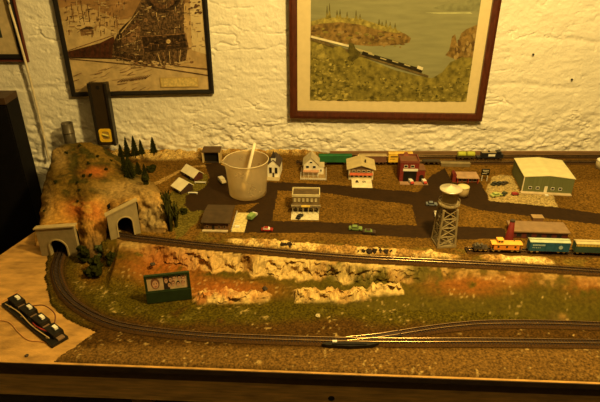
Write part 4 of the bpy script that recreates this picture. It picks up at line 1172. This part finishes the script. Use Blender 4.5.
for lab, pa, pb in (('long dark lump standing in for the shadow under the pale ridge left of the parked cars', (277, 249.5), (299, 251)), ('long dark lump standing in for the shadow under the pale ridge left of the water tower', (358, 256.2), (404, 257.5))):  # dark lumps modelled in place of the shadowed gaps under the ridge
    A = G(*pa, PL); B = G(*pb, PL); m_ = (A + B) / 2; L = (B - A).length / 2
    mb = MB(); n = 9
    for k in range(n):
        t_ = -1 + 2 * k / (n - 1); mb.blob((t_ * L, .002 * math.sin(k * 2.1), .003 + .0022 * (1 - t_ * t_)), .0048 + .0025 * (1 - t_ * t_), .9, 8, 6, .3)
    o = mb.build('ridge_gap_shade', K('gap_shade_dark', (.025, .014, .006), rough=.9)); o.location = m_ + Vector((0, .014, 0)); o.rotation_euler.z = math.atan2(B.y - A.y, B.x - A.x); tag(o, lab, 'rock', 'modelled shadow gaps behind the upper track')

# ------------------------------------------------------------------ billboard on the grass
def billboard():
    A = G(147.5, 304, ZL + .0013); B = G(192, 299, ZL + .0013); d = B - A
    root = thing('billboard', 'small dark green billboard with a picture of faces standing on the grass', 'billboard', A, math.atan2(d.y, d.x))
    w = d.length; H = hz(A, 144.5, 277.5); gm = K('billboard_green', (.018, .032, .009), rough=.5)
    zb = H * .40
    MB().box(0, 0, .0003, w, .012, zb).build('base_box', gm, root)
    m = MB(); t = .0045
    m.box(0, .002, zb, t, .008, H); m.box(w - t, .002, zb, w, .008, H); m.box(t, .002, H - t, w - t, .008, H); m.box(t, .002, zb, w - t, .008, zb + .002); m.build('frame', gm, root)
    p = MB()
    x0, x1, z0, z1 = t, w - t, zb + .002, H - t; wd, ht = x1 - x0, z1 - z0
    def quad(a, b, c_, e, y, mi): p.cur = mi; p.add([(x0 + a*wd, y, z0 + b*ht), (x0 + c_*wd, y, z0 + b*ht), (x0 + c_*wd, y, z0 + e*ht), (x0 + a*wd, y, z0 + e*ht)], [(0, 1, 2, 3)])
    def disc(cx, cz, rx, rz, y, mi):
        p.cur = mi; p.add([(x0 + cx*wd + rx*wd*math.cos(k*math.pi/8), y, z0 + cz*ht + rz*ht*math.sin(k*math.pi/8)) for k in range(16)], [tuple(range(16))])
    p.box(x0, .004, z0, x1, .006, z1)
    quad(.40, 0, .55, 1, .0039, 1)
    disc(.20, .52, .11, .42, .0038, 2); disc(.20, .45, .075, .30, .0037, 3); disc(.17, .5, .012, .05, .0036, 1); disc(.23, .5, .012, .05, .0036, 1); disc(.20, .28, .03, .04, .0036, 4)
    for i, (cx, cz) in enumerate(((.47, .62), (.58, .68), (.68, .75), (.80, .72), (.90, .65), (.54, .3), (.64, .36), (.76, .3), (.88, .33))):
        disc(cx, cz + .06, .05, .2, .0038 - .00001 * i, 1 if i % 2 else 2); disc(cx, cz, .04, .16, .0036 - .00001 * i, 3)
        disc(cx - .012, cz + .03, .007, .03, .0034, 1); disc(cx + .012, cz + .03, .007, .03, .0034, 1)
    p.build('picture', [K('poster_tan', (.55, .38, .2)), K('poster_black', (.03, .02, .015)), K('poster_brown', (.2, .08, .04)), K('poster_skin', (.6, .33, .18)), K('poster_red', (.4, .08, .04))], root)
    for x in (.1, .9): MB().box(w * x - .002, .012, .0003, w * x + .002, .016, .003).build('foot', gm, root)
billboard()

# ------------------------------------------------------------------ switch controller with wires
def controller():
    A = G(2, 306, 0); B = G(52.5, 348.5, 0); D = G(17.5, 298, 0)
    d = B - A; ang = math.atan2(d.y, d.x); L = d.length; w = abs((D - A).dot(Vector((-math.sin(ang), math.cos(ang), 0))))
    root = thing('switch_controller', 'black four-button switch controller lying on the bare plywood at the left', 'control panel', A, ang)
    MB().box(0, 0, .0005, L, w, .006).build('base_plate', BLACK, root)
    for k in range(4):
        x = L * (.03 + .245 * k); m = MB().box(x, w * .36, .006, x + L * .17, w * .99, .016).build('switch_module', BLACK, root)
        MB().box(x + L * .06, w * .66, .016, x + L * .12, w * .86, .0205).build('button', K('button_white', (.85, .8, .66)), m)
        MB().box(x + L * .175, w * .45, .006, x + L * .225, w * .85, .009).build('terminal', K('terminal_brass', (.35, .22, .12), rough=.4, metal=.6), root)
        MB().cyl((x + L * .1, w * .18, .006), (x + L * .1, w * .18, .008), .0028, 10).build('screw', K('brass', (.5, .36, .15), metal=1, rough=.4), root)
    def wire(label, pts, m):
        o = MB().tube(spline(pts, 60), .0011, 6).build('wire', m, root, True); o['label'] = label
    wire('red wire across the panel', [(L * .55, w * .3, .008), (L * .66, w * .2, .013), (L * .8, w * .35, .013), (L * .9, w * .7, .009)], K('wire_red', (.35, .03, .02)))
    wire('dark wire loop over the modules', [(L * .35, w * .9, .016), (L * .5, w * 1.3, .024), (L * .68, w * 1.35, .02), (L * .78, w * .9, .009)], K('wire_brown', (.12, .03, .02)))
    wire('cream wire along the panel edge', [(L * .05, w * .12, .008), (L * .3, w * .22, .01), (L * .6, w * .12, .009), (L * .9, w * .2, .009)], K('wire_cream', (.5, .36, .16)))
controller()
for lab, pts in (('thin orange wire curling left from the switch controller across the plywood', [(-14, 322), (0, 320.5), (10, 323), (18, 332), (28, 340), (40, 341.5), (47, 343)]),
                 ('thin orange wire lying behind the switch controller on the plywood', [(-14, 311), (0, 303), (10, 297), (21, 289.5)])):
    o = MB().tube(spline([G(a, b, .0012) for a, b in pts], 60), .0009, 6).build('loose_wire', K('wire_orange', (.45, .2, .06)), None, True); tag(o, lab, 'wire', 'loose wires on the plywood')

def motor():
    A = G(321.5, 348, ZL); B = G(379, 347.5, ZL); d = B - A; w = d.length
    root = thing('turnout_motor', 'slim black turnout motor with a white tip beside the front track', 'turnout motor', A, math.atan2(d.y, d.x))
    MB().prism([(0, .003), (w * .12, 0), (w * .5, -.004), (w * .82, -.002), (w, .004), (w * .82, .006), (w * .5, .008), (w * .1, .008)], .0003, .0075, 'z').build('housing', BLACK, root)
    MB().prism([(w * .18, .0005), (w * .78, .0), (w * .76, .005), (w * .2, .006)], .0075, .0095, 'z').build('cover', BLACK, root)
    MB().box(w * .19, .003, .0095, w * .27, .0072, .0125).build('lever', WHITE, root)
motor()

# ------------------------------------------------------------------ pictures on the wall
def pic_mat(name, col, var=.2, scale=40, stretch=None): return K('print_' + name, col, rough=.35, var=var, scale=scale, stretch=stretch, spec=.4)
def frame_border(root, q, wid, y0, y1, m, name='frame', slots=4):
    """q: outer corners (x,z) BL, BR, TR, TL in wall coordinates; mitred border of width wid"""
    n = 4; c = [Vector((a, b)) for a, b in q]; inn = []
    for i in range(4):
        p, a, b = c[i], c[i-1], c[(i+1) % 4]; e1 = (a - p).normalized(); e2 = (b - p).normalized(); s_ = abs(e1.x * e2.y - e1.y * e2.x)
        inn.append(p + (e1 + e2) * (wid / s_))
    mb = MB()
    for i in range(4):
        j = (i + 1) % 4
        vs = [(c[i].x, y1, c[i].y), (c[j].x, y1, c[j].y), (inn[j].x, y1, inn[j].y), (inn[i].x, y1, inn[i].y), (c[i].x, y0 + .003, c[i].y), (c[j].x, y0 + .003, c[j].y), (inn[j].x, y0 + .002, inn[j].y), (inn[i].x, y0 + .002, inn[i].y),
              ((c[i].x*.6 + inn[i].x*.4), y0, c[i].y*.6 + inn[i].y*.4), ((c[j].x*.6 + inn[j].x*.4), y0, c[j].y*.6 + inn[j].y*.4)]
        mb.add(vs, [(0, 1, 5, 4), (4, 5, 9, 8), (8, 9, 6, 7), (7, 6, 2, 3), (3, 2, 1, 0), (0, 4, 8, 7, 3), (1, 2, 6, 9, 5)])
    mb.build(name, m, root)
    return [(v.x, v.y) for v in inn]
class Pic:
    """flat print: one mesh, layered coloured shapes a fraction of a millimetre apart; shapes given by photograph pixels on the wall plane"""
    def __init__(s, root, y, clip): s.mb = MB(); s.y = y; s.k = 0; s.mats = []; s.root = root; s.clip = clip; s.o = root.location
    def _clip(s, poly):
        cp_ = s.clip; n = len(cp_); area = sum(cp_[i][0]*cp_[(i+1) % n][1] - cp_[(i+1) % n][0]*cp_[i][1] for i in range(n)); sg = 1 if area > 0 else -1
        for i in range(n):
            a, b = cp_[i], cp_[(i+1) % n]; out = []
            side = lambda p: sg * ((b[0]-a[0])*(p[1]-a[1]) - (b[1]-a[1])*(p[0]-a[0]))
            for j in range(len(poly)):
                p, q = poly[j-1], poly[j]; sp_, sq_ = side(p), side(q)
                if (sp_ >= 0) != (sq_ >= 0):
                    t = sp_ / (sp_ - sq_); out.append((p[0] + (q[0]-p[0])*t, p[1] + (q[1]-p[1])*t))
                if sq_ >= 0: out.append(q)
            poly = out
            if len(poly) < 3: return []
        return poly
    def mi(s, m):
        if m not in s.mats: s.mats.append(m)
        return s.mats.index(m)
    def world(s, poly, m, dy=.0000028):
        poly = s._clip(poly)
        if len(poly) < 3: return
        s.k += 1; s.mb.cur = s.mi(m); y = s.y - dy * s.k
        s.mb.add([(x, y, z) for x, z in poly], [tuple(range(len(poly)))])
    def px(s, pts, m):
        q = [P(a, b, YW - .012) for a, b in pts]; s.world([(v.x - s.o.x, v.z - s.o.z) for v in q], m)
    def line(s, a, b, wd, m, wd2=None):
        wd2 = wd if wd2 is None else wd2; d = Vector((b[0]-a[0], b[1]-a[1])); n = Vector((-d.y, d.x)).normalized()
        s.px([(a[0]+n.x*wd/2, a[1]+n.y*wd/2), (b[0]+n.x*wd2/2, b[1]+n.y*wd2/2), (b[0]-n.x*wd2/2, b[1]-n.y*wd2/2), (a[0]-n.x*wd/2, a[1]-n.y*wd/2)], m)
    def disc(s, c, rx, ry, m, n=14, j=0):
        s.px([(c[0] + rx*(1+random.uniform(-j, j))*math.cos(2*math.pi*k/n), c[1] + ry*(1+random.uniform(-j, j))*math.sin(2*math.pi*k/n)) for k in range(n)], m)
    def done(s, name): return s.mb.build(name, s.mats, s.root)
def corners(root, pts, off=.012):
    out = []
    for a, b in pts:
        v = P(a, b, YW - off); out.append((v.x - root.location.x, v.z - root.location.z))
    return out
def rect_up(bl, br, height):
    """rectangle standing on the edge bl-br"""
    n = Vector((0, height))
    return [bl, br, (br[0]+n.x, br[1]+n.y), (bl[0]+n.x, bl[1]+n.y)]

def landscape_picture():
    o0 = W(385, 120, .02)
    root = thing('framed_picture', 'framed landscape print of a train beside a lake, reddish wooden frame with cream mat', 'picture', (o0.x, YW - .0, o0.z), 0, 'framed train pictures on the wall')
    q = corners(root, [(290, 118.5), (482, 121.5)], .024)
    q = rect_up(q[0], q[1], .46)
    fm = K('mahogany_frame', (.075, .018, .007), rough=.35, var=.35, scale=20, stretch=(8, 8, 2), spec=.5)
    inn = frame_border(root, q, .022, -.026, -.009, fm)
    c4 = [Vector(p) for p in inn]
    MB().prism([(p.x, p.y) for p in c4], -.014, -.009, 'y').build('mat_board', K('mat_cream', (.66, .54, .30), var=.04), root)
    cen = sum(c4, Vector((0, 0))) / 4; pw = corners(root, [(310, 100), (466, 101.5)])
    pr = rect_up(pw[0], pw[1], .46 - (pw[0][1] - q[0][1]) * 2)
    pic = Pic(root, -.0142, pr)
    M = pic_mat
    lake = M('lake', (.23, .225, .115), .12, 16, (1, 1, 6)); far = M('far_shore', (.20, .20, .10), .25, 60); rock = M('rock', (.19, .118, .032), .6, 90); green = M('green', (.19, .155, .030), .6, 60); lgreen = M('light_green', (.27, .22, .05), .6, 80)
    dgreen = M('dark_green', (.085, .07, .015), .5, 80); white = M('white', (.7, .62, .4)); dark = M('dark', (.022, .017, .008), .4, 90); sky = M('sky', (.42, .41, .24), .06, 5)
    pic.world(pr, lake)
    pic.px([(300, -10), (500, -12), (500, -90), (300, -90)], sky)
    pic.px([(300, -10), (340, -22), (400, -16), (440, -26), (500, -18), (500, -9), (300, -8)], far)
    pic.px([(432, 8), (445, 4), (462, 2), (485, -4), (490, 12), (470, 11), (450, 11)], far)
    pic.px([(425, 12.5), (470, 12), (472, 13.5), (440, 13.6)], M('lake_light', (.4, .4, .2)))
    # peninsula
    pic.px([(300, 24), (312, 21), (325, 18.5), (345, 18.5), (362, 20), (378, 25), (392, 29), (405, 33.5), (411, 38), (409, 42.5), (396, 45), (372, 46), (345, 44), (300, 40)], rock)
    pic.px([(300, 26), (312, 21), (325, 17.5), (345, 17.5), (362, 19), (378, 24), (392, 28), (402, 32), (396, 33), (375, 29), (358, 24), (340, 22), (320, 23.5), (300, 29)], lgreen)
    for i in range(60):
        x = random.uniform(312, 404); y = 25 + (x - 312) * .12 + random.uniform(0, 13); pic.disc((x, y), random.uniform(1, 3), random.uniform(.6, 1.6), (rock, M('rock_dark', (.09, .05, .016)), M('rock_light', (.29, .20, .07)), green)[i % 4], 7, .3)
    for x, b, t in ((327, 19, 4), (329.5, 18, 1.5), (337, 18, 9), (340, 18.5, 8), (347, 19, 11), (356, 19.5, 9), (360, 20, 13), (379, 25, 18), (386, 27, 19), (390, 28, 21), (395, 30, 22), (382, 26, 21)):
        t = b - (b - t) * .9
        pic.px([(x - 1.2, b), (x + 1.2, b), (x + .2, t), (x - .2, t)], dgreen)
        pic.px([(x - 1.8, b), (x + 1.8, b), (x, b - (b - t) * .55)], green)
    # right rock
    pic.px([(445, 55), (449, 50), (452, 36), (455, 34), (457, 44), (461, 33), (466, 29), (471, 27), (480, 23), (478, 62), (455, 59)], rock)
    for i in range(26): pic.disc((random.uniform(455, 474), random.uniform(34, 58)), random.uniform(.8, 2), random.uniform(1, 3), (M('rock_dark', (.09, .05, .016)), M('rock_light', (.29, .20, .07)))[i % 2], 7, .3)
    # near hillside
    pic.px([(300, 37), (312, 38), (330, 44), (352, 52), (375, 62), (395, 70), (415, 75), (432, 78), (442, 72), (450, 62), (462, 57), (485, 58), (485, 110), (300, 110)], green)
    cl = (green, lgreen, dgreen, lgreen)
    def hill_top(x): return float(np.interp(x, [300, 330, 352, 375, 395, 415, 432, 445, 455, 480], [42, 52, 60, 68, 76, 81, 83, 76, 66, 60]))
    for i in range(900):
        x = random.uniform(306, 474); t = hill_top(x); y = random.uniform(t + 2, 104); big = (1.2 + 2.4 * (y - 40) / 60)
        if x < 370 and y > 55: big *= 1.25
        pic.disc((x, y), big * random.uniform(.25, .7), big * random.uniform(.18, .5), (cl[i % 4] if not (x > 348 and i % 3) else green) if i % 7 or x > 352 else M('sunlit_leaf', (.36, .29, .07), .5, 120), 7, .35)
    # the train on its ledge
    pic.line((310, 38.2), (428, 76), 3.0, M('ledge', (.12, .085, .03), .5, 80), 2.0)
    pic.line((311, 36.2), (353, 46.8), 2.1, white)
    pic.line((352, 47.5), (372, 53.5), 2.2, M('tan_cars', (.42, .36, .18)))
    pic.line((362, 52.6), (422, 70.5), 3.8, dark)
    for x, y in ((368, 53), (380, 57.5), (392, 60.5), (404, 64)): pic.line((x, y), (x + 6, y + 1.8), 1.1, M('tan_cars', (.42, .36, .18)))
    pic.line((417, 66.5), (422.5, 68.5), 3.0, white)
    pic.disc((352, 52), 6, 9, dgreen, 9, .4); pic.disc((340, 55), 9, 7, green, 9, .4); pic.disc((320, 52), 10, 8, lgreen, 9, .4)
    pic.done('print')
landscape_picture()

def loco_picture():
    o0 = W(143, 97, .02)
    root = thing('framed_picture', 'black framed sepia print of a steam locomotive in snow, left of the landscape picture', 'picture', (o0.x, YW, o0.z), 0, 'framed train pictures on the wall')
    q = corners(root, [(71.5, 97), (214, 94)], .017)
    q = rect_up(q[0], q[1], .38)
    # the left upright follows the photograph's lean
    inn = frame_border(root, q, .013, -.018, -.009, K('black_frame', (.012, .010, .009), rough=.35, spec=.5))
    MB().prism(inn, -.012, -.009, 'y').build('backing', K('sepia_paper', (.52, .36, .17), var=.1), root)
    pic = Pic(root, -.0122, inn); M = pic_mat
    paper = M('paper', (.42, .28, .12), .25, 40); snow = M('snow', (.50, .36, .17), .22, 45); haze = M('brown_haze', (.28, .155, .058), .35, 30); blk = M('ink', (.035, .02, .010), .9, 140); blk2 = M('mottled_ink', (.10, .058, .026), 1.0, 170); br = M('umber', (.10, .05, .022), .8, 140); red = M('maroon', (.060, .020, .009), .6, 120); lt = M('light', (.48, .34, .16), .4, 120); md = M('sienna', (.20, .11, .048), .7, 140); gold = M('gold', (.48, .32, .09))
    pic.world(inn, paper)
    pic.px([(40, -90), (230, -90), (230, -8), (150, 12), (120, 20), (100, 12), (84, 4), (60, 8), (40, 6)], haze)
    pic.px([(60, 22), (85, 16), (110, 30), (120, 34), (105, 42), (66, 52)], snow)
    pic.px([(62, 58), (115, 57), (175, 66), (215, 72), (222, 110), (60, 110)], snow)
    pic.px([(190, 0), (225, -10), (225, 60), (192, 50)], M('pale_smoke', (.56, .43, .22), .1, 25))
    for i in range(30):
        x = random.uniform(66, 122); y = random.uniform(0, 36); pic.line((x, y), (x + random.uniform(-5, 6), y + random.uniform(-1.5, 3)), random.uniform(.3, .9), (br, md)[i % 2])
    pic.px([(80, 30), (92, 28), (94, 34), (81, 36)], md); pic.px([(79, 30), (88, 26), (95, 28), (92, 29)], blk)
    for x in (74, 84, 90): pic.line((x, 22), (x - 3, 4), .8, br)
    # carriages
    pic.px([(66, 52), (100, 43), (114, 36), (117, 58), (95, 58), (66, 57.5)], red)
    pic.line((66, 51.5), (114, 35), 1.0, md); pic.line((66, 57.6), (118, 58.5), 1.4, blk)
    for x in range(70, 114, 5): pic.line((x, 51 - (x - 70) * .22), (x, 56), 1.0, blk)
    # locomotive
    pic.px([(112, 57), (113, 44), (118, 32), (124, 25), (131, 19), (137, 8), (143, -4), (150, -40), (178, -42), (184, -20), (184, 10), (184, 30), (188, 46), (186, 60), (170, 66), (148, 66), (128, 62)], blk2)
    pic.px([(113, 44), (118, 32), (124, 25), (128, 22), (122, 40), (117, 52)], blk)
    pic.px([(120, 39), (136, 21), (141, 24), (139, 38), (126, 47)], md); pic.px([(124, 37), (137, 19), (141, 21), (129, 37)], br)
    pic.line((121, 33), (139, 11), 1.2, lt, .5); pic.line((118, 40), (138, 27), .7, lt); pic.line((120, 47), (141, 40), .6, lt)
    pic.disc((163, -8), 19, 21, blk, 24); pic.disc((163, -8), 15, 17, br, 22); pic.disc((163, -8), 11, 13, blk2, 22); pic.disc((163, -8), 4, 4, lt, 12)
    def dabs(n, x0, x1, yf, ms, L=(1, 4), wd=(.3, .8)):
        for i in range(n):
            x = random.uniform(x0, x1); y = random.uniform(*yf(x)); l = random.uniform(*L); m = ms[i % len(ms)]
            if random.random() < .55: pic.line((x, y), (x + l, y - l * .06), random.uniform(*wd), m)
            else: pic.line((x, y), (x + random.uniform(-.3, .3), y + l), random.uniform(*wd), m)
    body = lambda x: (max(0.0, 42 - (x - 114) * 1.4) if x < 143 else -3, 62)
    dabs(420, 115, 186, body, (blk, md, br, blk, lt, blk), (1, 5))
    # running board, sheets and pilot beam
    pic.px([(142, 35.5), (184, 32.5), (187, 47), (145, 52)], blk)
    pic.line((140, 36.6), (186, 33.4), 1.0, md); pic.line((141, 37), (144, 54), .8, md); pic.line((186, 34), (189, 50), .7, md); pic.line((148, 45), (187, 41.5), .5, br)
    dabs(60, 144, 186, lambda x: (36, 48), (blk, br, md), (1, 5))
    pic.disc((168.5, 41.3), 3.0, 2.8, br, 12); pic.disc((168.5, 41.3), 2.2, 2.1, lt, 12); pic.disc((168.5, 41.3), 1.2, 1.1, gold, 10)
    pic.px([(146, 53), (188, 48), (186, 60), (170, 66), (152, 66)], blk2)
    for i in range(13): pic.line((149 + i * 2.9, 54 - i * .4), (155 + i * 2.2, 65.5 - i * .25), .6, (blk, md, blk, lt)[i % 4])
    for x in (118, 125, 132, 139): pic.disc((x, 54.5 + (x - 118) * .22), 3.3, 3.8, blk, 14); pic.disc((x, 54.5 + (x - 118) * .22), 2.4, 2.8, br, 14); pic.disc((x, 54.5 + (x - 118) * .22), 1.8, 2.1, blk, 14)
    pic.line((114, 56), (142, 62), .8, md)
    pic.disc((146, 20), 2.0, 2.0, md, 10); pic.disc((176, 14), 1.8, 1.7, md, 10)
    for i in range(60): pic.disc((random.uniform(130, 192), 61 + random.uniform(0, 6)), random.uniform(.6, 2.4), random.uniform(.4, 1.2), (lt, snow, md)[i % 3], 8, .4)
    # sketchy smoke and hillside
    dabs(160, 64, 125, lambda x: (-2, 34), (md, br, snow, haze), (1, 6), (.3, .9))
    dabs(60, 186, 212, lambda x: (0, 60), (snow, M('pale_smoke', (.56, .43, .22), .1, 25), md), (1, 5), (.3, .8))
    # rails and ground
    pic.line((150, 66), (214, 76), .9, br); pic.line((175, 65.5), (214, 69.5), .9, br); pic.line((70, 58.5), (150, 66), .8, br)
    for i in range(45):
        x = random.uniform(70, 150); y = random.uniform(66, 94); pic.line((x, y), (x + random.uniform(3, 10), y - random.uniform(.5, 4)), random.uniform(.3, .9), (md, M('tan_ink', (.36, .23, .1)))[i % 2])
    for i in range(10):
        x = 118 + i * 3; y = 82 - i * .4; pic.line((x, y), (x + 7, y - 4.5), 1.3, br, .2)
    for i in range(14):
        x = random.uniform(190, 206); y = random.uniform(0, 14); pic.disc((x, y), 1.6, .9, br, 6, .4)
    pic.px([(160, 77.5), (198, 77), (199, 86.5), (161, 87)], gold)
    pic.px([(161, 78.3), (197.2, 77.8), (198, 85.8), (162, 86.2)], M('caption_tan', (.58, .43, .15), .3, 150))
    pic.done('print')
loco_picture()

def edge_picture():
    o0 = W(10, 62, .02)
    root = thing('framed_picture', 'dark framed picture cut off by the left edge, behind the hanging white cord', 'picture', (o0.x, YW, o0.z), 0, 'framed train pictures on the wall')
    q = corners(root, [(-60, 62), (28.5, 62.5)], .017); q = rect_up(q[0], q[1], .30)
    inn = frame_border(root, q, .006, -.018, -.009, K('red_brown_edge', (.085, .018, .008), rough=.4), name='outer_edge')
    inn = frame_border(root, inn, .016, -.016, -.009, K('black_frame', (.012, .010, .009)), name='frame')
    MB().prism(inn, -.012, -.009, 'y').build('mat_board', K('mat_tan', (.50, .38, .2)), root)
    c = [Vector(p) for p in inn]; cen = sum(c, Vector((0, 0))) / 4; c2 = []
    for p in c:
        d = cen - p; c2.append((p.x + math.copysign(.036, d.x), p.y + math.copysign(.045, d.y)))
    MB().prism(c2, -.0124, -.0118, 'y').build('print', pic_mat('dim_blue', (.05, .055, .05), .5, 20), root)
edge_picture()

for lab, px, py in (('small black nail in the wall at the upper right, nearer the landscape picture', 532.5, 54), ('small black nail in the wall at the right, the lower of two', 571, 79)):
    A = W(px, py, .0); n_ = MB(); n_.cyl((0, .004, 0), (0, -.006, 0), .0014, 8); n_.cyl((0, -.006, 0), (0, -.0075, 0), .003, 10)
    o = n_.build('nail', BLACK); o.location = A; tag(o, lab, 'nail', 'nails in the wall')

# ------------------------------------------------------------------ things standing against the wall behind the mountain
def level():
    T0, T1 = W(88, 83, .045), W(107, 82, .045); B0 = P(98.5, 144.5, 1.512); B1 = P(118, 144.5, 1.512)
    root = thing('spirit_level', 'black spirit level with a yellow vial leaning on the wall behind the mountain', 'spirit level', ((B0 + B1) / 2))
    up = ((T0 + T1) / 2 - (B0 + B1) / 2); L = up.length; u = up.normalized(); xdir = (T1 - T0).normalized(); xdir = (xdir - u * xdir.dot(u)).normalized(); nrm = xdir.cross(u)
    root.rotation_mode = 'QUATERNION'; root.rotation_quaternion = Matrix((xdir, nrm * -1 if nrm.y > 0 else nrm, u)).transposed().to_quaternion() if False else Matrix((xdir, -nrm if nrm.y < 0 else nrm, u)).transposed().to_quaternion()
    w = (T1 - T0).length; h = w / 2; t = .012
    bm = K('level_black', (.018, .014, .010), rough=.4)
    ext = 0
    vz = (P(104, 135, 1.51) - (B0 + B1) / 2).dot(u)
    MB().box(-h, -t, ext, -h * .74, t, L).build('edge_rail', bm, root); MB().box(h * .74, -t, ext, h, t, L).build('edge_rail', bm, root)
    MB().box(-h * .74, -t * .5, ext, h * .74, t * .5, L).build('web', K('level_web', (.03, .018, .007), rough=.5), root)
    hz_ = L * .93
    MB().cyl((0, -t * .5 - .0008, hz_), (0, -t * .5 + .002, hz_), .0055, 16).build('hanging_hole', BLACK, root)
    def rr(hw, hh, r): return [(sx * (hw - r) + r * math.cos(a), vz + sz * (hh - r) + r * math.sin(a)) for sx, sz, a0 in ((1, 1, 0), (-1, 1, 90), (-1, -1, 180), (1, -1, 270)) for a in [math.radians(a0 + k * 22.5) for k in range(5)]]
    y = K('vial_yellow', (.85, .52, .03), rough=.35)
    v = MB(); o_, i_ = rr(h * .68, h * .74, .007), rr(h * .40, h * .46, .006); n = len(o_)
    yf = -t * .5 - .003; vs = [(a, yf, b) for a, b in o_] + [(a, yf, b) for a, b in i_] + [(a, -t * .5, b) for a, b in o_] + [(a, -t * .5, b) for a, b in i_]
    fs = []
    for k in range(n):
        k2 = (k + 1) % n; fs += [(k, k2, n+k2, n+k), (k, 2*n+k, 2*n+k2, k2), (n+k2, 3*n+k2, 3*n+k, n+k), (2*n+k2, 2*n+k, 3*n+k, 3*n+k2)]
    v.add(vs, fs); vo = v.build('vial_surround', y, root)
    MB().prism(i_, -t * .5 - .0009, -t * .5, 'y').build('vial_window', K('vial_dim', (.38, .24, .05), rough=.3), vo)
    MB().cyl((-h * .35, -t * .5 - .003, vz + .004), (h * .3, -t * .5 - .003, vz - .002), .003, 10).build('vial', K('vial_lime', (.6, .5, .08), rough=.15), vo)
level()
def pipe():
    A = P(71, 144, 1.515); root = thing('metal_pipe', 'short grey metal pipe standing behind the mountain top against the wall', 'pipe', A)
    T = P(69, 123, 1.515); h = T.z - A.z; r = .0165
    MB().lathe([(r, 0), (r, h), (r * .82, h), (r * .82, h - .03)], 24, closed=False).build('tube', K('pipe_grey', (.10, .08, .05), rough=.4, metal=.3, var=.25, stretch=(1, 1, .1), scale=200), root, True)
    MB().cyl((0, 0, h - .031), (0, 0, h - .029), r * .81, 24).build('inner_wall', BLACK, root)
    MB().lathe([(r * 1.05, h * .55), (r * 1.05, h * .62)], 24).build('collar', K('collar_grey', (.13, .10, .06), metal=.4, rough=.4), root, True)
pipe()
o = MB().tube(spline([P(4, -30, YW - .024), P(8, 0, YW - .024), P(16, 28, YW - .024), P(25, 60, YW - .024), P(34, 95, YW - .016), P(42, 128, YW - .014), P(49, 160, YW - .016)], 80), .0034, 8).build('hanging_cord', K('cord_white', (.62, .52, .34), rough=.5), None, True)
tag(o, 'thin off-white cord hanging down the wall at the far left', 'cord')

def cabinet():
    yf = 1.475
    R = P(15.5, 91, YW - .025)
    root = thing('dark_cabinet', 'tall black cabinet standing in the far left corner beside the mountain', 'cabinet', (R.x - .3, yf, 0))
    x1 = .3; x0 = -.15; H = R.z; dep = YW - yf - .02
    m = K('cabinet_black', (.006, .005, .005), rough=.6, spec=.1)
    MB().box(x0, 0, .03, x1, dep, H - .018).build('body', m, root)
    MB().box(x0, .006, 0, x1 - .01, dep, .03).build('plinth', m, root)
    MB().box(x0 - .003, -.004, H - .018, x1, dep, H).build('top_board', K('cabinet_top', (.06, .03, .012), rough=.5), root)
    for a, b in ((x0 + .004, (x0 + x1) / 2 - .002), ((x0 + x1) / 2 + .002, x1 - .003)):
        d = MB().box(a, -.004, .036, b, 0, H - .024).build('door', m, root)
        xx = b - .03 if a < 0 - .1 else a + .03
        MB().cyl((xx, -.02, H * .62), (xx, -.004, H * .62), .008, 10).build('knob', BLACK, d)
cabinet()
